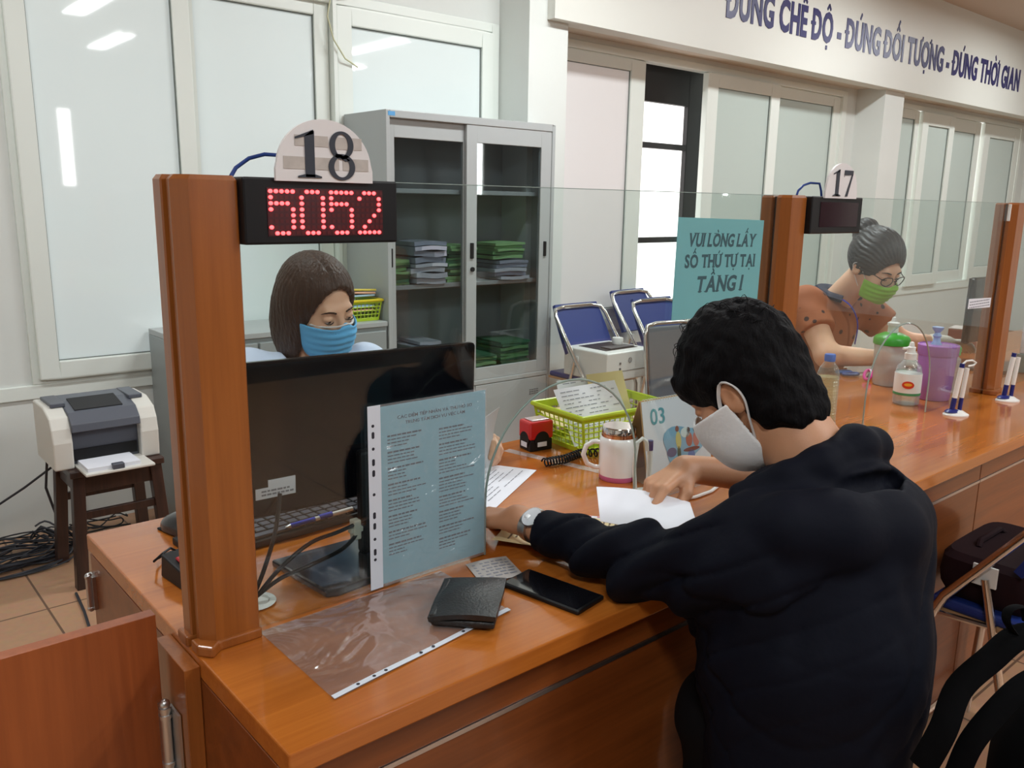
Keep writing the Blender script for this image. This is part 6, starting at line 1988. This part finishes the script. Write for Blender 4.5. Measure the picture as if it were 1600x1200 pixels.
def build_clerk_far():
    base = (3.2, 1.84, 0.0)
    t = thing('person', 'woman with tied-up hair, glasses and a green mask behind the second screen', 'person', base)
    H = Head((3.225, 1.60, 1.195), R(-104), R(28), R(-2), 1.03)
    hf = H.loc(head_field(True))
    RSH, LSH = (3.09, 1.80, 1.035), (3.41, 1.74, 1.02)
    REL, LEL = (3.03, 1.655, .855), (3.53, 1.60, .87)
    RWR, LWR = (3.21, 1.515, .845), (3.665, 1.475, .865)
    GL = [(.3, .35, .25)] * 4
    TH = [(.020, .016, -.008), (.042, .05, -.012), (.05, .078, -.016), (.052, .1, -.02)]
    rh, a_, b_ = hand_parts(RWR, (.85, -.5, -.05), (-.4, -.8, .1), (0, .1, 1), .95, GL, (.05, 0, -.05, -.1), TH)
    lh, a2, b2_ = hand_parts(LWR, (.95, -.25, .0), (.2, .9, .1), (0, .2, 1), .95, GL, (.05, 0, -.05, -.1), TH)
    tor = U(.05, cone((3.22, 1.92, .55), (3.24, 1.83, .88), .11, .12), cone((3.12, 1.79, 1.01), (3.38, 1.74, 1.01), .055))
    arms = U(.02, cone(RSH, REL, .056, .046), cone(REL, RWR, .045, .029), cone(LSH, LEL, .052, .044), cone(LEL, LWR, .043, .028))
    neck = cone(H.w(0, -.03, -.05), (3.235, 1.75, 1.04), .052, .058)
    def body(p):
        d = smin(hf(p), neck(p), .025)
        d = smin(d, smin(tor(p), arms(p), .03), .035)
        return smin(smin(d, lh(p), .012), rh(p), .012)
    sdf_obj('body', body, (2.9, 1.34, .44), (3.9, 2.1, 1.38), .0042, SKIN, t, base)
    eyes_and_brows(t, H, base, HAIR_BLACK)
    cap = ell((0, -.016, .040), (.090, .110, .108))
    bun = ell((0, -.110, .090), (.052, .046, .048))
    fc2 = ell((0, .105, -.035), (.078, .070, .105))
    def hair(p):
        y, z = p[:, 1], p[:, 2]
        d = smin(cap(p), bun(p), .012)
        d = smax(d, -fc2(p), .008)
        d = smax(d, (-.035 + np.clip(y, -1, .2) * .4) - z, .012)
        th = np.arctan2(p[:, 0], z - .03)
        return d + .0022 * np.sin(th * 34 + np.sin(y * 60))
    GREYH = mat('black_tied_hair', (0.016, 0.015, 0.018), 0.4, noise=0.3, nscale=50, bump=0.3, bscale=150, stretch=(1, .2, 1))
    ho = sdf_obj('hair', H.loc(hair), (3.05, 1.42, 1.0), (3.42, 1.86, 1.44), .0042, GREYH, t, base)
    mk = sdf_obj('face_mask', H.loc(mask_field(-.018, -.106, .040, .0024, .0110, True)), (3.05, 1.38, .98), (3.42, 1.72, 1.26), .003, mat('green_mask', srgb(140, 206, 60), 0.7, noise=0.05, nscale=60), t, base)
    ear_loops(mk, H, base)
    Mh = Matrix.Translation(-Vector(base)) @ H.M()
    gl = MB()
    for s in (-1, 1):
        gl.tube([(s * .033 + .025 * math.cos(a), .108 - .35 * abs(.025 * math.cos(a)) * (1 if s * math.cos(a) > 0 else .1), .0 + .018 * math.sin(a)) for a in [2 * PI * k / 20 for k in range(20)]], .0019, 6, closed=True)
        gl.tube([(s * .058, .100, .006), (s * .076, .05, .010), (s * .085, -.005, .012)], .0018, 6)
    gl.tube([(-.008, .112, .004), (0, .115, .006), (.008, .112, .004)], .0017, 6)
    gl.build('glasses', BLACK_PL, t, M=Mh)
    BROWNT = mat('brown_dotted_cloth', srgb(160, 92, 58), 0.75)
    nt = BROWNT.node_tree
    tc = nt.nodes.new('ShaderNodeTexCoord')
    vo = nt.nodes.new('ShaderNodeTexVoronoi')
    vo.inputs['Scale'].default_value = 22
    nt.links.new(tc.outputs['Object'], vo.inputs['Vector'])
    cr = nt.nodes.new('ShaderNodeValToRGB')
    cr.color_ramp.elements[0].position, cr.color_ramp.elements[1].position =   .21, .24
    cr.color_ramp.elements[0].color = (*srgb(50, 34, 36), 1)
    cr.color_ramp.elements[1].color = (*srgb(166, 100, 66), 1)
    nt.links.new(vo.outputs['Distance'], cr.inputs['Fac'])
    nt.links.new(cr.outputs['Color'], nt.nodes['Principled BSDF'].inputs['Base Color'])
    top = U(.05, cone((3.22, 1.94, .50), (3.24, 1.84, .88), .15, .155), ell((3.24, 1.79, .97), (.175, .11, .095)), cone((3.11, 1.795, 1.01), (3.39, 1.74, 1.01), .072))
    sl = U(.02, cone(RSH, tuple(.45 * a + .55 * b for a, b in zip(RSH, REL)), .078, .074), cone(LSH, tuple(.45 * a + .55 * b for a, b in zip(LSH, LEL)), .074, .070))
    nk = cone((3.235, 1.64, 1.16), (3.235, 1.748, 1.04), .056, .056)
    rp = plane(tuple(.47 * a + .53 * b for a, b in zip(RSH, REL)), tuple(b - a for a, b in zip(RSH, REL)))
    lp_ = plane(tuple(.47 * a + .53 * b for a, b in zip(LSH, LEL)), tuple(b - a for a, b in zip(LSH, LEL)))
    wv = waves(41, .006, 36, 6)
    def tf(p):
        s_ = sl(p)
        s_ = np.where(p[:, 0] < 3.24, smax(s_, rp(p), .003), smax(s_, lp_(p), .003))
        return smax(smin(top(p), s_, .03) + wv(p), -nk(p), .006)
    sdf_obj('blouse', tf, (2.9, 1.5, .34), (3.62, 2.16, 1.14), .0056, BROWNT, t, base)
    MB().tube(smooth_pts([(3.235 + .076 * math.cos(a), 1.735 + .074 * math.sin(a), 1.072 + .02 * math.sin(a)) for a in [PI * k / 5 for k in range(-1, 7)]]), .030, 8, flat=.5).build('collar', mat('navy_collar', srgb(30, 32, 56), 0.7), t, off=-Vector(base))
    MB().tube(smooth_pts([(3.15, 1.75, 1.085), (3.17, 1.66, 1.045), (3.215, 1.64, .97), (3.24, 1.655, .88)]), .008, 6, flat=.35).build('lanyard', mat('blue_lanyard', srgb(36, 60, 190), 0.5), t, off=-Vector(base))
    GLV = mat('white_glove', srgb(222, 224, 214), 0.6)
    sdf_obj('glove', lambda p: rh(p) - .003, (3.15, 1.36, .78), (3.42, 1.60, .92), .0042, GLV, t, base)
    def lg(p):
        return smin(lh(p), cone(LWR, tuple(.72 * a + .28 * b for a, b in zip(LWR, LEL)), .031, .036)(p), .01) - .003
    sdf_obj('glove', lg, (3.58, 1.36, .79), (3.90, 1.60, .95), .0042, GLV, t, base)
    legs = U(.04, cone((3.15, 1.96, .50), (3.14, 1.80, .48), .10, .08), cone((3.30, 1.96, .50), (3.30, 1.80, .48), .10, .08), cone((3.14, 1.80, .48), (3.14, 1.84, .03), .065, .045), cone((3.30, 1.80, .48), (3.30, 1.84, .03), .065, .045))
    sdf_obj('trousers', legs, (2.98, 1.66, -.02), (3.46, 2.12, .64), .009, TROUSER, t, base)
    return t
build_clerk_far()
# ============================================================ the public side, right foreground
MAROON = mat('dark_maroon_bag', (0.014, 0.004, 0.006), 0.85, spec=0.2, noise=0.2, nscale=20)
bgm = thing('bag', 'dark maroon bag standing on the blue folding chair right of the seated man', 'bag', (2.235, 0.68, 0.4855))
mb = MB()
n = 28
vs, fs = [], []
prof = [(0.0, 0.86), (0.03, 0.97), (0.06, 1.0), (0.10, 0.97), (0.115, 0.88)]
for z, k in prof:
    for i in range(n):
        a = 2 * PI * i / n
        c_, s_ = math.cos(a), math.sin(a)
        vs.append((0.175 * k * math.copysign(abs(c_) ** 0.35, c_), 0.118 * k * math.copysign(abs(s_) ** 0.35, s_), z))
for j in range(len(prof) - 1):
    for i in range(n):
        i2 = (i + 1) % n
        fs.append((j * n + i, j * n + i2, (j + 1) * n + i2, (j + 1) * n + i))
fs.append(tuple(range(n))[::-1])
fs.append(tuple((len(prof) - 1) * n + i for i in range(n)))
mb.add(vs, fs).build('body', MAROON, bgm)
MB().tube([(-0.08, 0.05, 0.112), (-0.06, 0.055, 0.125), (0.06, 0.055, 0.125), (0.08, 0.05, 0.112)], 0.008, 8).build('handle', MAROON, bgm)

# backpack in the near right corner, resting on a chair just out of frame
STRAPM = mat('black_webbing', (0.003, 0.003, 0.0035), 0.9, spec=0.06, noise=0.3, nscale=60)
PACKM = mat('black_backpack_cloth', (0.003, 0.003, 0.0035), 0.9, spec=0.06, noise=0.2, nscale=40)
bp_ = thing('backpack', 'black backpack with looped shoulder straps in the near right corner', 'backpack', (1.255, 0.235, 0.487))
bf = U(.05, ell((1.29, 0.235, .66), (.17, .14, .17)), ell((1.31, .225, .57), (.18, .15, .10)))
def pk(p):
    return smax(bf(p) + waves(51, .006, 30, 5)(p), .489 - p[:, 2], .01)
sdf_obj('body', pk, (1.08, .06, .46), (1.50, .42, .86), .006, PACKM, bp_, (1.255, 0.235, 0.487))
off_ = -Vector((1.255, 0.235, 0.487))
def strap(pts, w, nm='shoulder_strap'):
    P = smooth_pts(pts, 6)
    MB().tube(P, w, 8, flat=0.30).build(nm, STRAPM, bp_, off=off_)
strap([(1.045, .385, .70), (1.062, .372, .755), (1.097, .372, .800), (1.135, .352, .838), (1.165, .332, .868), (1.20, .30, .87), (1.24, .27, .83)], .017)
strap([(1.072, .352, .695), (1.085, .345, .74), (1.115, .330, .782), (1.15, .312, .815), (1.19, .29, .825), (1.23, .27, .79)], .015)
strap([(1.165, .338, .87), (1.15, .345, .89), (1.155, .345, .905), (1.175, .335, .905), (1.18, .33, .885)], .008, 'grab_loop')
so_ = thing('stool', 'black stool under the backpack, at the near right edge of the picture', 'stool', (1.36, 0.20, 0))
MB().lathe([(0.0, 0.455), (0.12, 0.455), (0.13, 0.465), (0.13, 0.48), (0.12, 0.4868), (0.0, 0.4868)], 24).build('seat', PACKM, so_)
for k in range(4):
    a = PI / 4 + k * PI / 2
    MB().tube([(0.09 * math.cos(a), 0.09 * math.sin(a), 0.46), (0.15 * math.cos(a), 0.15 * math.sin(a), 0.0)], 0.011, 8).build('leg', BLACK_PL, so_)

# the stool that carries the seated man
sm_ = thing('stool', 'dark stool under the man in the hooded jacket, covered by his jacket', 'stool', (1.10, 0.57, 0))
MB().lathe([(0.0, 0.36), (0.13, 0.36), (0.14, 0.37), (0.14, 0.385), (0.13, 0.392), (0.0, 0.392)], 24).build('seat', BLACK_PL, sm_)
for k in range(4):
    a = PI / 4 + k * PI / 2
    MB().tube([(0.10 * math.cos(a), 0.10 * math.sin(a), 0.365), (0.14 * math.cos(a), 0.14 * math.sin(a), 0.0)], 0.011, 8).build('leg', CHROME, sm_)
